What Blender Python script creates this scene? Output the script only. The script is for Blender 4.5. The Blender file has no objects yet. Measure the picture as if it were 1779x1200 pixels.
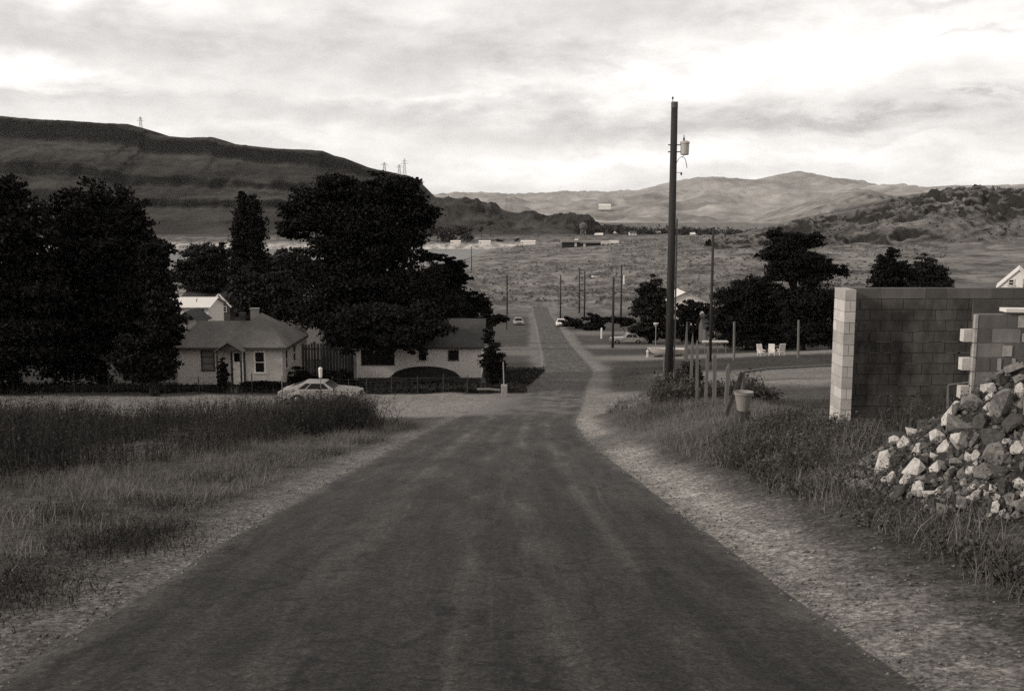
import bpy, bmesh, math, random
import numpy as np
from mathutils import Vector, Matrix, Euler

random.seed(7)
RNG = np.random.default_rng(11)
scene = bpy.context.scene
COL = scene.collection
R = math.radians

# ------------------------------------------------------------------ camera
IW, IH = 1779.0, 1200.0
FPX = 35.0 / 36.0 * IW
PITCH = R(7.6)
CP, SP = math.cos(PITCH), math.sin(PITCH)
cam_d = bpy.data.cameras.new("camera")
cam_d.lens, cam_d.sensor_width, cam_d.sensor_fit = 35.0, 36.0, 'HORIZONTAL'
cam_d.clip_start, cam_d.clip_end = 0.1, 40000.0
cam = bpy.data.objects.new("camera", cam_d)
COL.objects.link(cam)
cam.location = (0, 0, 0)
cam.rotation_euler = (R(90) - PITCH, 0, 0)
scene.camera = cam

def ray(u, v):
    x = (u - IW / 2) / FPX
    w = (IH / 2 - v) / FPX
    return np.array([x, CP + w * SP, -SP + w * CP])

def pix(u, v, d):
    r = ray(u, v)
    return r * (d / r[1])

def xat(u, d):
    return (u - IW / 2) / FPX * d / 1.0

# ------------------------------------------------------------------ noise + terrain
def _hash(ix, iy, seed):
    n = (ix.astype(np.int64) * 374761393 + iy.astype(np.int64) * 668265263 + seed * 974634577) & 0xffffffff
    n = ((n ^ (n >> 13)) * 1274126177) & 0xffffffff
    n = n ^ (n >> 16)
    return (n & 0xffff) / 65535.0

def vnoise(x, y, seed=0):
    x = np.asarray(x, float); y = np.asarray(y, float)
    ix = np.floor(x); iy = np.floor(y)
    fx = x - ix; fy = y - iy
    fx = fx * fx * (3 - 2 * fx); fy = fy * fy * (3 - 2 * fy)
    a = _hash(ix, iy, seed); b = _hash(ix + 1, iy, seed)
    c = _hash(ix, iy + 1, seed); d = _hash(ix + 1, iy + 1, seed)
    return (a * (1 - fx) + b * fx) * (1 - fy) + (c * (1 - fx) + d * fx) * fy

def fbm(x, y, o=4, seed=0, g=0.5):
    s = 0; a = 1.0; t = 0
    for i in range(o):
        s = s + a * (vnoise(np.asarray(x) * 2 ** i, np.asarray(y) * 2 ** i, seed + i * 17) - 0.5)
        t += a; a *= g
    return s / t * 2

def sst(a, b, x):
    t = np.clip((np.asarray(x, float) - a) / float(b - a), 0, 1)
    return t * t * (3 - 2 * t)

def pchip(xs, ys):
    xs = np.array(xs, float); ys = np.array(ys, float)
    h = np.diff(xs); dl = np.diff(ys) / h
    m = np.zeros(len(xs)); m[0] = dl[0]; m[-1] = dl[-1]
    for i in range(1, len(xs) - 1):
        if dl[i - 1] * dl[i] > 0:
            w1 = 2 * h[i] + h[i - 1]; w2 = h[i] + 2 * h[i - 1]
            m[i] = (w1 + w2) / (w1 / dl[i - 1] + w2 / dl[i])
    def f(x):
        x = np.asarray(x, float)
        i = np.clip(np.searchsorted(xs, x) - 1, 0, len(xs) - 2)
        t = np.clip((x - xs[i]) / h[i], 0, 1)
        return ((1 + 2 * t) * (1 - t) ** 2 * ys[i] + t * (1 - t) ** 2 * h[i] * m[i]
                + t * t * (3 - 2 * t) * ys[i + 1] + t * t * (t - 1) * h[i] * m[i + 1])
    return f

PROF = pchip([-80, -20, 0, 5.2, 13.1, 25.4, 38, 50, 64, 96, 150, 200, 290, 400, 550, 700, 900, 1010, 1100, 1200, 1400, 2000, 4000, 16000],
             [8, 1.4, -1.74, -2.62, -3.92, -6.05, -8.12, -9.85, -11.55, -15, -19.8, -23, -28, -28.3, -26.6, -25.5, -28, -33.0, -30.5, -26, -25, -22, -40, -60])
XC = pchip([-80, 0, 5.2, 13.1, 25, 38, 50, 64, 96, 150, 290, 400, 16000],
           [-.25, -.28, -.33, -.44, -.43, -.1, 1.0, 2.3, 5.4, 6.6, 8.4, 9, 9])
RIV = lambda y: np.interp(y, [450, 594, 734, 1007, 1100], [-60, -20, -8, 53, 60])

def H(x, y, fine=True):
    x = np.asarray(x, float); y = np.asarray(y, float)
    z = PROF(y)
    e = x - XC(y)
    b = np.interp(y, [0, 5, 11, 18, 30, 40, 47], [.25, .35, .62, .86, .95, .8, 0])
    z = z + b * (.5 * sst(2.7, 6.3, e) + .5 * np.clip((e - 2.7) / 3.6, 0, 1))
    z = z + .035 * np.clip(x - 8, 0, 40) * sst(44, 60, y) * (1 - sst(108, 130, y))
    z = z + 0.07 * np.clip(x - 25, 0, 220) * sst(85, 190, y) * (1 - sst(700, 1000, y))
    z = z + 3.6 * sst(76, 112, y) * sst(-11, -24, x) * (1 - sst(190, 300, y))
    m = sst(0, -40, x - RIV(y)) * sst(470, 560, y) * (1 - sst(995, 1030, y))
    z = z * (1 - m) - 39.5 * m
    if fine:
        off = sst(2.6, 5, np.abs(e))
        near = 1 - sst(90, 180, y)
        z = z + off * near * 0.10 * fbm(x * .5, y * .5, 3, 3)
        z = z + sst(2.4, 3.0, np.abs(e)) * near * 0.03 * fbm(x * 2.1, y * 2.1, 2, 8)
        far = sst(150, 320, y) * sst(6, 20, np.abs(e)) * (1 - .8 * sst(430, 600, y))
        z = z + far * (1 - m) * 1.5 * fbm(x * .02, y * .016, 4, 5)
    return z

def band(y, a, b, f): return sst(a - f, a + f, y) * (1 - sst(b - f, b + f, y))

def mound(x, y):
    x = np.asarray(x, float); y = np.asarray(y, float)
    # rubble bank: starts low at its left foot and climbs to the right
    h = 1.32 * sst(3.8, 6.9, x) * np.clip(1 - ((y - 11.3) / 2.3) ** 2, 0, 1) ** .7
    return h * (1 + .25 * fbm(x * 1.3, y * 1.3, 3, 21)) * sst(3.7, 4.4, x)

def HM(x, y):
    return H(x, y) + mound(x, y)

DS = np.geomspace(2.2, 2500, 700)
def gpix(u, v, f=H, dmax=2500):
    r = ray(u, v)
    ds = DS
    for _ in range(3):
        X_, Y_, Z_ = (r[i] * (ds / r[1]) for i in range(3))
        below = Z_ <= f(X_, Y_)
        if not below.any(): return r * (ds[-1] / r[1])
        k = int(np.argmax(below)); k = max(k, 1)
        ds = np.linspace(ds[k - 1], ds[k], 40)
    return r * (ds[-1] / r[1])

# ------------------------------------------------------------------ materials
WARM = (1.0, .918, .840)
def G(v, a=1.0):
    return (v * WARM[0], v * WARM[1], v * WARM[2], a)

def new_mat(name):
    m = bpy.data.materials.new(name)
    m.use_nodes = True
    nt = m.node_tree
    for n in list(nt.nodes): nt.nodes.remove(n)
    out = nt.nodes.new('ShaderNodeOutputMaterial')
    bs = nt.nodes.new('ShaderNodeBsdfPrincipled')
    nt.links.new(bs.outputs[0], out.inputs[0])
    return m, nt, bs

class NB:
    """tiny node-graph helper"""
    def __init__(s, nt): s.nt = nt
    def put(s, sock, v):
        if v is None: return
        if isinstance(v, bpy.types.NodeSocket): s.nt.links.new(v, sock)
        else: sock.default_value = v
    def math(s, op, a, b=None, c=None, clamp=False):
        n = s.nt.nodes.new('ShaderNodeMath'); n.operation = op; n.use_clamp = clamp
        s.put(n.inputs[0], a); s.put(n.inputs[1], b); s.put(n.inputs[2], c)
        return n.outputs[0]
    def mul(s, a, b): return s.math('MULTIPLY', a, b)
    def add(s, a, b): return s.math('ADD', a, b)
    def sub(s, a, b): return s.math('SUBTRACT', a, b)
    def noise(s, vec, scale, detail=3.0, rough=.55, dist=0.0):
        n = s.nt.nodes.new('ShaderNodeTexNoise')
        s.put(n.inputs['Vector'], vec); n.inputs['Scale'].default_value = scale
        n.inputs['Detail'].default_value = detail; n.inputs['Roughness'].default_value = rough
        n.inputs['Distortion'].default_value = dist
        return n.outputs[0]
    def rng(s, v, a, b, c, d, smooth=False):
        n = s.nt.nodes.new('ShaderNodeMapRange'); n.clamp = True
        if smooth: n.interpolation_type = 'SMOOTHSTEP'
        s.put(n.inputs[0], v)
        for i, q in enumerate((a, b, c, d)): n.inputs[i + 1].default_value = q
        return n.outputs[0]
    def cells(s, vec, scale):
        n = s.nt.nodes.new('ShaderNodeTexVoronoi'); n.inputs['Scale'].default_value = scale
        s.put(n.inputs['Vector'], vec)
        return s.xyz(n.outputs['Color'])[0]
    def pos(s): return s.nt.nodes.new('ShaderNodeNewGeometry').outputs['Position']
    def obj(s): return s.nt.nodes.new('ShaderNodeTexCoord').outputs['Object']
    def island(s): return s.nt.nodes.new('ShaderNodeNewGeometry').outputs['Random Per Island']
    def attr(s, name):
        n = s.nt.nodes.new('ShaderNodeAttribute'); n.attribute_name = name
        return n.outputs['Fac']
    def scale(s, vec, sx, sy, sz):
        n = s.nt.nodes.new('ShaderNodeMapping')
        s.put(n.inputs[0], vec); n.inputs['Scale'].default_value = (sx, sy, sz)
        return n.outputs[0]
    def xyz(s, vec):
        n = s.nt.nodes.new('ShaderNodeSeparateXYZ'); s.put(n.inputs[0], vec)
        return n.outputs
    def grey(s, val):
        """warm grey of a given albedo"""
        n = s.nt.nodes.new('ShaderNodeCombineXYZ')
        for i in range(3): s.put(n.inputs[i], s.mul(val, WARM[i]))
        return n.outputs[0]
    def bump(s, h, strength, dist):
        n = s.nt.nodes.new('ShaderNodeBump')
        n.inputs['Strength'].default_value = strength; n.inputs['Distance'].default_value = dist
        s.put(n.inputs['Height'], h)
        return n.outputs[0]

MATS = {}
def mat(name, v, rough=.85, var=.25, scale=6.0, isl=0.0, big=None, bump=0.0, bumpd=.02, stretch=(1, 1, 1), spec=.3, metal=0.0, coord='obj'):
    """grey surface with mottled tone: v albedo, var noise contrast, isl per-island contrast"""
    if name in MATS: return MATS[name]
    m, nt, bs = new_mat(name)
    b = NB(nt)
    vec = b.obj() if coord == 'obj' else b.pos()
    vs = b.scale(vec, *stretch) if stretch != (1, 1, 1) else vec
    n1 = b.noise(vs, scale, 4.0, .6)
    t = b.rng(n1, .25, .75, 1 - var, 1 + var)
    if big:
        t = b.mul(t, b.rng(b.noise(vs, big[0], 2.0), .3, .7, 1 - big[1], 1 + big[1]))
    if isl:
        t = b.mul(t, b.rng(b.island(), 0, 1, 1 - isl, 1 + isl))
    nt.links.new(b.grey(b.mul(t, v)), bs.inputs['Base Color'])
    bs.inputs['Roughness'].default_value = rough
    bs.inputs['Metallic'].default_value = metal
    bs.inputs['Specular IOR Level'].default_value = spec
    if bump:
        nt.links.new(b.bump(n1, bump, bumpd), bs.inputs['Normal'])
    MATS[name] = m
    return m

def leaf_mat(name, v, isl=.5):
    if name in MATS: return MATS[name]
    m, nt, bs = new_mat(name)
    b = NB(nt)
    t = b.rng(b.island(), 0, 1, 1 - isl, 1 + isl)
    t = b.mul(t, b.rng(b.noise(b.pos(), .5, 2.0), .3, .7, .75, 1.25))
    nt.links.new(b.grey(b.mul(t, v)), bs.inputs['Base Color'])
    bs.inputs['Roughness'].default_value = .8
    bs.inputs['Specular IOR Level'].default_value = .1
    MATS[name] = m
    return m

def siding_mat(name, v, pitch=.14):
    """painted lap boards: dark line under every board, weathered paint"""
    if name in MATS: return MATS[name]
    m, nt, bs = new_mat(name)
    b = NB(nt)
    o = b.obj()
    z = b.xyz(o)[2]
    fr = b.math('FRACT', b.mul(z, 1 / pitch))
    line = b.rng(fr, 0.0, .16, .55, 1.0)
    w = b.rng(b.noise(b.scale(o, 1.2, 1.2, 7), 2.2, 5.0, .65), .3, .75, .90, 1.06)
    st = b.rng(b.noise(b.scale(o, 5, 5, .5), 1.5, 4.0, .6), .3, .7, .93, 1.05)
    nt.links.new(b.grey(b.mul(b.mul(b.mul(line, w), st), v)), bs.inputs['Base Color'])
    bs.inputs['Roughness'].default_value = .75
    nt.links.new(b.bump(fr, .6, .015), bs.inputs['Normal'])
    MATS[name] = m
    return m

def shingle_mat(name, v):
    if name in MATS: return MATS[name]
    m, nt, bs = new_mat(name)
    b = NB(nt)
    o = b.obj()
    n1 = b.noise(b.scale(o, 3, 3, 12), 2.0, 4.0, .65)
    n2 = b.noise(o, .7, 3.0, .6)
    fr = b.math('FRACT', b.mul(b.xyz(o)[2], 1 / .085))
    t = b.mul(b.mul(b.rng(n1, .3, .7, .6, 1.35), b.rng(n2, .3, .7, .75, 1.25)), b.rng(fr, 0, .3, .7, 1.0))
    nt.links.new(b.grey(b.mul(t, v)), bs.inputs['Base Color'])
    bs.inputs['Roughness'].default_value = .95
    nt.links.new(b.bump(n1, .7, .02), bs.inputs['Normal'])
    MATS[name] = m
    return m

# ------------------------------------------------------------------ mesh building
def link(name, me, m=None, parent=None, smooth=False):
    o = bpy.data.objects.new(name, me)
    COL.objects.link(o)
    if m is not None and len(me.materials) == 0: me.materials.append(m)
    if smooth and len(me.polygons):
        me.polygons.foreach_set('use_smooth', np.ones(len(me.polygons), bool))
    if parent is not None: o.parent = parent
    return o

def np_mesh(name, V, F):
    """V (n,3); F (m,k) all faces with k corners"""
    V = np.asarray(V, np.float32); F = np.asarray(F, np.int32)
    me = bpy.data.meshes.new(name)
    k = F.shape[1]
    me.vertices.add(len(V)); me.vertices.foreach_set('co', V.ravel())
    me.loops.add(F.size); me.loops.foreach_set('vertex_index', F.ravel())
    me.polygons.add(len(F)); me.polygons.foreach_set('loop_start', np.arange(0, F.size, k, dtype=np.int32))
    me.update(calc_edges=True)
    return me

class MB:
    def __init__(s): s.v = []; s.f = []
    def face(s, pts):
        i = len(s.v); s.v += [tuple(p) for p in pts]; s.f.append(tuple(range(i, i + len(pts))))
    def box(s, c, size, rot=None, taper=1.0):
        i = len(s.v); hx, hy, hz = size[0] / 2, size[1] / 2, size[2] / 2
        for z, k in ((-hz, 1.0), (hz, taper)):
            for x, y in ((-hx, -hy), (hx, -hy), (hx, hy), (-hx, hy)):
                p = Vector((x * k, y * k, z))
                if rot is not None: p = rot @ p
                s.v.append((p.x + c[0], p.y + c[1], p.z + c[2]))
        for q in ((3, 2, 1, 0), (4, 5, 6, 7), (0, 1, 5, 4), (1, 2, 6, 5), (2, 3, 7, 6), (3, 0, 4, 7)):
            s.f.append(tuple(i + k for k in q))
        return s
    def b2(s, x0, x1, y0, y1, z0, z1):
        return s.box(((x0 + x1) / 2, (y0 + y1) / 2, (z0 + z1) / 2), (abs(x1 - x0), abs(y1 - y0), abs(z1 - z0)))
    def tube(s, pts, rad, n=8, cap=True):
        pts = [Vector(p) for p in pts]
        if not hasattr(rad, '__len__'): rad = [rad] * len(pts)
        base = len(s.v)
        for k, p in enumerate(pts):
            t = (pts[min(k + 1, len(pts) - 1)] - pts[max(k - 1, 0)]).normalized()
            a = t.cross(Vector((0, 0, 1)))
            if a.length < 1e-3: a = t.cross(Vector((0, 1, 0)))
            a.normalize(); c = t.cross(a)
            for j in range(n):
                an = 2 * math.pi * j / n
                q = p + (a * math.cos(an) + c * math.sin(an)) * rad[k]
                s.v.append(tuple(q))
        for k in range(len(pts) - 1):
            for j in range(n):
                a0 = base + k * n + j; a1 = base + k * n + (j + 1) % n
                s.f.append((a0, a1, a1 + n, a0 + n))
        if cap:
            s.f.append(tuple(base + j for j in reversed(range(n))))
            s.f.append(tuple(base + (len(pts) - 1) * n + j for j in range(n)))
        return s
    def lathe(s, prof, n=20, c=(0, 0, 0), axis='z'):
        base = len(s.v)
        for r, z in prof:
            for j in range(n):
                a = 2 * math.pi * j / n
                p = (r * math.cos(a), r * math.sin(a), z)
                if axis == 'y': p = (p[0], p[2], p[1])
                if axis == 'x': p = (p[2], p[0], p[1])
                s.v.append((p[0] + c[0], p[1] + c[1], p[2] + c[2]))
        for k in range(len(prof) - 1):
            for j in range(n):
                a0 = base + k * n + j; a1 = base + k * n + (j + 1) % n
                s.f.append((a0, a1, a1 + n, a0 + n))
        return s
    def prism(s, poly, y0, y1, axis='y'):
        """extrude polygon [(a,b)] along an axis: 'y' -> (a, y, b), 'x' -> (x, a, b), 'z' -> (a, b, z)"""
        n = len(poly); i = len(s.v)
        def P(a, b, t):
            return (a, t, b) if axis == 'y' else ((t, a, b) if axis == 'x' else (a, b, t))
        for t in (y0, y1):
            for a, b in poly: s.v.append(P(a, b, t))
        s.f.append(tuple(i + k for k in range(n))); s.f.append(tuple(i + n + k for k in reversed(range(n))))
        for k in range(n):
            k2 = (k + 1) % n
            s.f.append((i + k, i + n + k, i + n + k2, i + k2))
        return s
    def build(s, name, m, parent=None, smooth=False, bevel=0.0):
        me = bpy.data.meshes.new(name)
        me.from_pydata(s.v, [], s.f)
        bm = bmesh.new(); bm.from_mesh(me)
        bmesh.ops.recalc_face_normals(bm, faces=bm.faces)
        bm.to_mesh(me); bm.free()
        me.update()
        o = link(name, me, m, parent, smooth)
        if bevel:
            md = o.modifiers.new('bevel', 'BEVEL'); md.width = bevel; md.segments = 2; md.limit_method = 'ANGLE'
        return o

def tag(o, label=None, cat=None, group=None, kind=None):
    if label: o['label'] = label
    if cat: o['category'] = cat
    if group: o['group'] = group
    if kind: o['kind'] = kind
    return o

def thing(name, label, cat, loc=(0, 0, 0), rz=0.0, group=None):
    o = bpy.data.objects.new(name, None)
    COL.objects.link(o)
    o.empty_display_size = .3
    o.location = loc; o.rotation_euler = (0, 0, rz)
    return tag(o, label, cat, group)

def dup(root, loc, rz, label=None, scale=None):
    r = root.copy(); COL.objects.link(r)
    r.location = loc; r.rotation_euler = (0, 0, rz)
    if scale: r.scale = scale
    if label: r['label'] = label
    for ch in list(root.children):
        c = ch.copy(); COL.objects.link(c); c.parent = r
        for g in list(ch.children):
            d = g.copy(); COL.objects.link(d); d.parent = c
    return r

# ------------------------------------------------------------------ ground sheet
def axis_pts(parts):
    out = []
    for a, b, n, geo in parts:
        if geo: t = np.geomspace(abs(a), abs(b), n, endpoint=False) * (1 if b > 0 else -1)
        else: t = np.linspace(a, b, n, endpoint=False)
        out.append(t)
    return np.unique(np.concatenate(out))

gx = axis_pts([(-34, 34, 190, 0), (34, 9000, 80, 1)])
gx = np.unique(np.concatenate([gx, -np.geomspace(34.01, 9000, 80)]))
gy = axis_pts([(-60, 0, 30, 0), (0, 62, 190, 0), (62, 16000, 170, 1)])
GX, GY = np.meshgrid(gx, gy)
GZ = H(GX, GY)
ge = GX - XC(GY)
# sink the sheet under the road so that the road strip is the only surface there
GZ = GZ - .10 * (1 - sst(2.2, 2.75, np.abs(ge))) * (1 - sst(298, 302, GY)) * sst(-62, -58, GY)
nyy, nxx = GX.shape
idx = np.arange(nyy * nxx).reshape(nyy, nxx)
F = np.stack([idx[:-1, :-1], idx[:-1, 1:], idx[1:, 1:], idx[1:, :-1]], -1).reshape(-1, 4)
gme = np_mesh('ground', np.stack([GX, GY, GZ], -1).reshape(-1, 3), F)
# tone = albedo of the soil / turf at each vertex (where gravel, dirt and dry grass really lie)
wob = fbm(GX * .35, GY * .35, 3, 31)
wob2 = fbm(GX * .06, GY * .06, 3, 77)
T = np.full(GX.shape, .062) + .012 * wob
aw = np.abs(ge + .35 * wob)
sh_r = (1 - sst(3.0, 4.2, ge + .5 * wob)) * (ge > 0)
sh_l = (1 - sst(2.7, 3.6, -ge + .4 * wob)) * (ge <= 0)
sh = np.maximum(sh_r, sh_l)
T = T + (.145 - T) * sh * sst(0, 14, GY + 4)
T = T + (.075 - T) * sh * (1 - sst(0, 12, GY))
rib = band(ge + .25 * wob, 2.7, 3.35, .25)
T = T + (.27 - T) * rib * sst(0, 14, GY) * .85
T = T * (1 - .3 * band(ge + .3 * wob, 3.6, 4.6, .3) * (1 - sst(22, 30, GY)))
# dirt path on the right between the weeds
pth = band(GY + .6 * wob, 24.0, 29.5, 1.2) * band(ge, 1, 8.5, 1.0)
T = T + (.10 - T) * pth * .8
# first cross street (pale gravel) to the left and a little to the right
cs = band(GY + .8 * wob - .06 * np.minimum(GX, 0) - .25 * np.maximum(GX - 5, 0), 43.0, 61.5, 1.0) * (1 - sst(9, 13, ge + wob))
T = T + (.19 - T) * cs
# worn field on the right-hand terrace
fld = band(GY + 2.5 * wob, 64, 86, 3) * sst(9.5, 13, GX) * (1 - sst(60, 75, GX))
strp = fbm(GX * .05, GY * .30, 4, 131)
T = T + (np.clip(.165 + .16 * strp + .03 * wob, .06, .27) - T) * fld
# dark turf in front of the second street
fld2 = band(GY, 87, 105, 2.5) * sst(8, 12, GX) * (1 - sst(60, 75, GX))
T = T + (.07 + .02 * wob - T) * fld2 * .85
fld3 = band(GY + .01 * GX, 106, 111, 1.0) * sst(10, 14, GX) * (1 - sst(60, 75, GX))
T = T + (.2 - T) * fld3
trf = band(GY, 66, 105, 3) * sst(4.2, 6.0, ge) * (1 - fld)
T = T + (.05 - T) * trf
# further streets
for a, b, x0, x1, tv in ((108, 119, 3, 140, .17), (138, 149, 4, 60, .16), (176, 188, 4, 90, .16)):
    s_ = band(GY + .5 * wob, a, b, 1.0) * sst(x0 - 1.5, x0 + 1.5, ge) * (1 - sst(x1 - 5, x1 + 5, ge))
    T = T + (tv - T) * s_
lw = band(GY, 120, 135, 2) * sst(4, 7, ge) * (1 - sst(60, 70, GX))
T = T + (.05 - T) * lw
s_ = band(GY + wob, 120, 142, 2) * sst(-24, -20, ge) * (1 - sst(-3, -1, ge))
T = T + (.14 - T) * s_
vg = band(np.abs(ge) + .6 * wob, 2.3, 3.9, .5) * band(GY, 62, 300, 3)
T = T + (.145 - T) * vg * .85
# dark ground in the yards by the left houses
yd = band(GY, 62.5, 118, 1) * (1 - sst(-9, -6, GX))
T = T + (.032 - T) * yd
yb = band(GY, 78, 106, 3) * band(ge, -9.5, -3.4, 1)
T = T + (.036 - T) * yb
# sagebrush bench
far = sst(230, 300, GY)
sg = np.clip(.152 + .05 * fbm(GX * .02, GY * .012, 4, 41) + .03 * wob2, .05, .26)
T = T + (sg - T) * far
pale = sst(880, 960, GY) * (1 - sst(1040, 1075, GY))
T = T + (.38 - T) * pale
dk = sst(1060, 1120, GY)
lft = np.clip(.075 + .03 * wob2, .04, .12) + .07 * band(GY + 8 * wob2, 1120, 1160, 12)
T = T + (lft - T) * dk * (1 - sst(40, 330, GX - (GY - 1060) * .05))
T = T + (.16 - T) * dk * sst(40, 330, GX - (GY - 1060) * .05)
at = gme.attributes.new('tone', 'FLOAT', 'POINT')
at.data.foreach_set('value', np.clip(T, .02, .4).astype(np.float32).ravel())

gm, nt, bs = new_mat('ground')
b = NB(nt)
p = b.pos()
fine = b.noise(p, 22.0, 4.0, .7)
med = b.noise(p, 2.6, 4.0, .65)
big = b.noise(p, .17, 4.0, .6)
yy = b.xyz(p)[1]
sage = b.noise(b.scale(p, 1, .45, 1), .11, 6.0, .72)
farf = b.rng(yy, 200, 300, 0, 1)
fin2 = b.noise(p, 9.0, 5.0, .8)
peb = b.mul(b.rng(b.cells(p, 30.0), 0, 1, .62, 1.38), b.rng(b.cells(p, 11.0), 0, 1, .80, 1.20))
tn = b.mul(b.mul(b.mul(b.rng(fine, .28, .72, .35, 1.65), b.rng(fin2, .3, .7, .6, 1.4)), b.rng(med, .3, .7, .68, 1.32)), b.rng(big, .3, .7, .85, 1.15))
tf = b.mul(b.rng(sage, .38, .60, .38, 1.35), b.rng(b.noise(b.scale(p, 1, .3, 1), .6, 4.0, .7), .3, .7, .75, 1.25))
tn = b.mul(tn, peb)
tt = b.add(b.mul(tn, b.sub(1.0, farf)), b.mul(tf, farf))
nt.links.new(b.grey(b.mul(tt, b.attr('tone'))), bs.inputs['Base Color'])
bs.inputs['Roughness'].default_value = .97
bs.inputs['Specular IOR Level'].default_value = .1
hh = b.add(b.mul(fine, .35), b.mul(med, .8))
nt.links.new(b.bump(hh, .9, .06), bs.inputs['Normal'])
gobj = link('ground', gme, gm, smooth=True)
tag(gobj, 'dry stony ground with gravel verges and grassy yards sloping down to the valley', 'ground', kind='structure')

# ------------------------------------------------------------------ road strip
ry = np.unique(np.concatenate([np.linspace(-56, 0, 60), np.linspace(0, 62, 240), np.linspace(62, 299, 160)]))
rl = np.linspace(-3.05, 3.05, 25)
RL, RY = np.meshgrid(rl, ry)
RX = XC(RY) + RL
RZ = H(RX, RY, False) - .008 - .06 * np.clip((np.abs(RL) - 2.65) / .4, 0, 1) - .010 * (np.abs(RL) / 2.5) ** 2
ni, nj = RL.shape
idx = np.arange(ni * nj).reshape(ni, nj)
F = np.stack([idx[:-1, :-1], idx[:-1, 1:], idx[1:, 1:], idx[1:, :-1]], -1).reshape(-1, 4)
rme = np_mesh('road', np.stack([RX, RY, RZ], -1).reshape(-1, 3), F)
uv = rme.uv_layers.new(name='lane')
li = np.empty(len(rme.loops), np.int32); rme.loops.foreach_get('vertex_index', li)
uv.data.foreach_set('uv', np.stack([RL.ravel()[li], RY.ravel()[li]], -1).astype(np.float32).ravel())
rm, nt, bs = new_mat('road')
b = NB(nt)
uvn = nt.nodes.new('ShaderNodeUVMap'); uvn.uv_map = 'lane'
uvv = uvn.outputs[0]
ux, uy, _ = b.xyz(uvv)
p = b.pos()
wn = b.noise(b.scale(uvv, .5, .06, 1), 1.0, 3.0, .6)
ux2 = b.add(ux, b.mul(b.sub(wn, .5), 1.1))
def gauss(x, c, w):
    q = b.math('DIVIDE', b.sub(x, c), w)
    return b.math('POWER', 2.71828, b.mul(b.mul(q, q), -1.0))
trk = b.add(b.add(gauss(ux2, -1.15, .22), gauss(ux2, .62, .16)), b.add(gauss(ux2, 1.45, .14), b.mul(gauss(ux2, -.1, .10), .7)))
cu = nt.nodes.new('ShaderNodeCombineXYZ'); b.put(cu.inputs[0], ux2); b.put(cu.inputs[1], uy)
streak = b.noise(b.scale(cu.outputs[0], 2.6, .14, 1), 1.6, 6.0, .72, .3)
broad = b.noise(b.scale(uvv, .7, .22, 1), 1.0, 4.0, .62)
grit = b.noise(p, 55.0, 3.0, .75)
spk = b.noise(p, 9.0, 3.0, .6)
dark = b.rng(b.noise(p, 3.1, 2.0, .5), .70, .76, 0, .45)
tone = b.mul(b.rng(streak, .3, .7, .78, 1.22), b.rng(broad, .3, .7, .76, 1.24))
pat = b.noise(b.scale(uvv, 1, .22, 1), 1.5, 6.0, .75, .5)
tone = b.mul(tone, b.rng(pat, .3, .7, .66, 1.36))
dust = b.rng(b.noise(b.scale(cu.outputs[0], 1, .2, 1), .75, 6.0, .75, .4), .52, .72, 0, 1)
tone = b.mul(tone, b.add(1.0, b.mul(dust, .55)))
tone = b.mul(tone, b.rng(grit, .25, .75, .5, 1.5))
tone = b.mul(tone, b.rng(b.noise(p, 17.0, 4.0, .8), .3, .7, .72, 1.28))
tone = b.mul(tone, b.rng(spk, .3, .7, .92, 1.08))
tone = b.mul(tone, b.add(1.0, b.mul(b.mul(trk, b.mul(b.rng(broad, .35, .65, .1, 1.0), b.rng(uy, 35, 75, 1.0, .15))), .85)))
tone = b.mul(tone, b.sub(1.0, b.mul(dark, .7)))
worn = b.noise(b.scale(cu.outputs[0], 2.4, .34, 1), 1.0, 7.0, .78, .4)
tone = b.mul(tone, b.rng(worn, .3, .7, .70, 1.34))
line = b.noise(b.scale(cu.outputs[0], 7.0, .10, 1), 1.0, 3.0, .6)
tone = b.mul(tone, b.add(1.0, b.mul(b.mul(b.rng(line, .58, .70, 0, 1), b.rng(broad, .4, .6, 0, 1)), .45)))
crk = nt.nodes.new('ShaderNodeTexVoronoi'); crk.feature = 'DISTANCE_TO_EDGE'; crk.inputs['Scale'].default_value = .55
cvv = nt.nodes.new('ShaderNodeVectorMath'); cvv.operation = 'ADD'; b.put(cvv.inputs[0], p)
cno = nt.nodes.new('ShaderNodeTexNoise'); cno.inputs['Scale'].default_value = 1.4; cno.inputs['Detail'].default_value = 5; b.put(cno.inputs['Vector'], p); b.put(cvv.inputs[1], cno.outputs['Color'])
b.put(crk.inputs['Vector'], cvv.outputs[0])
crack = b.mul(b.rng(crk.outputs['Distance'], .006, .022, 1, 0), b.rng(worn, .46, .62, 1, 0))
tone = b.mul(tone, b.sub(1.0, b.mul(crack, .38)))
tone = b.mul(tone, b.mul(b.rng(b.cells(p, 42.0), 0, 1, .68, 1.32), b.rng(b.cells(p, 15.0), 0, 1, .86, 1.14)))
stone = b.noise(p, 34.0, 2.0, .5)
tone = b.mul(tone, b.add(b.rng(stone, .30, .38, .62, 1.0), b.rng(stone, .66, .74, 0, .75)))
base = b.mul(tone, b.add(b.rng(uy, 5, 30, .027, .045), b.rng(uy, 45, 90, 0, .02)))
edge = b.add(b.math('ABSOLUTE', ux), b.mul(b.sub(b.noise(b.scale(uvv, .9, .35, 1), 2.2, 7.0, .75), .5), 1.15))
edge = b.add(edge, b.mul(b.sub(b.noise(p, 7.0, 5.0, .8), .5), .8))
em = b.rng(b.add(edge, b.rng(uy, 40, 120, 0, .35)), 2.36, 2.84, 0, 1, True)
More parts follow.
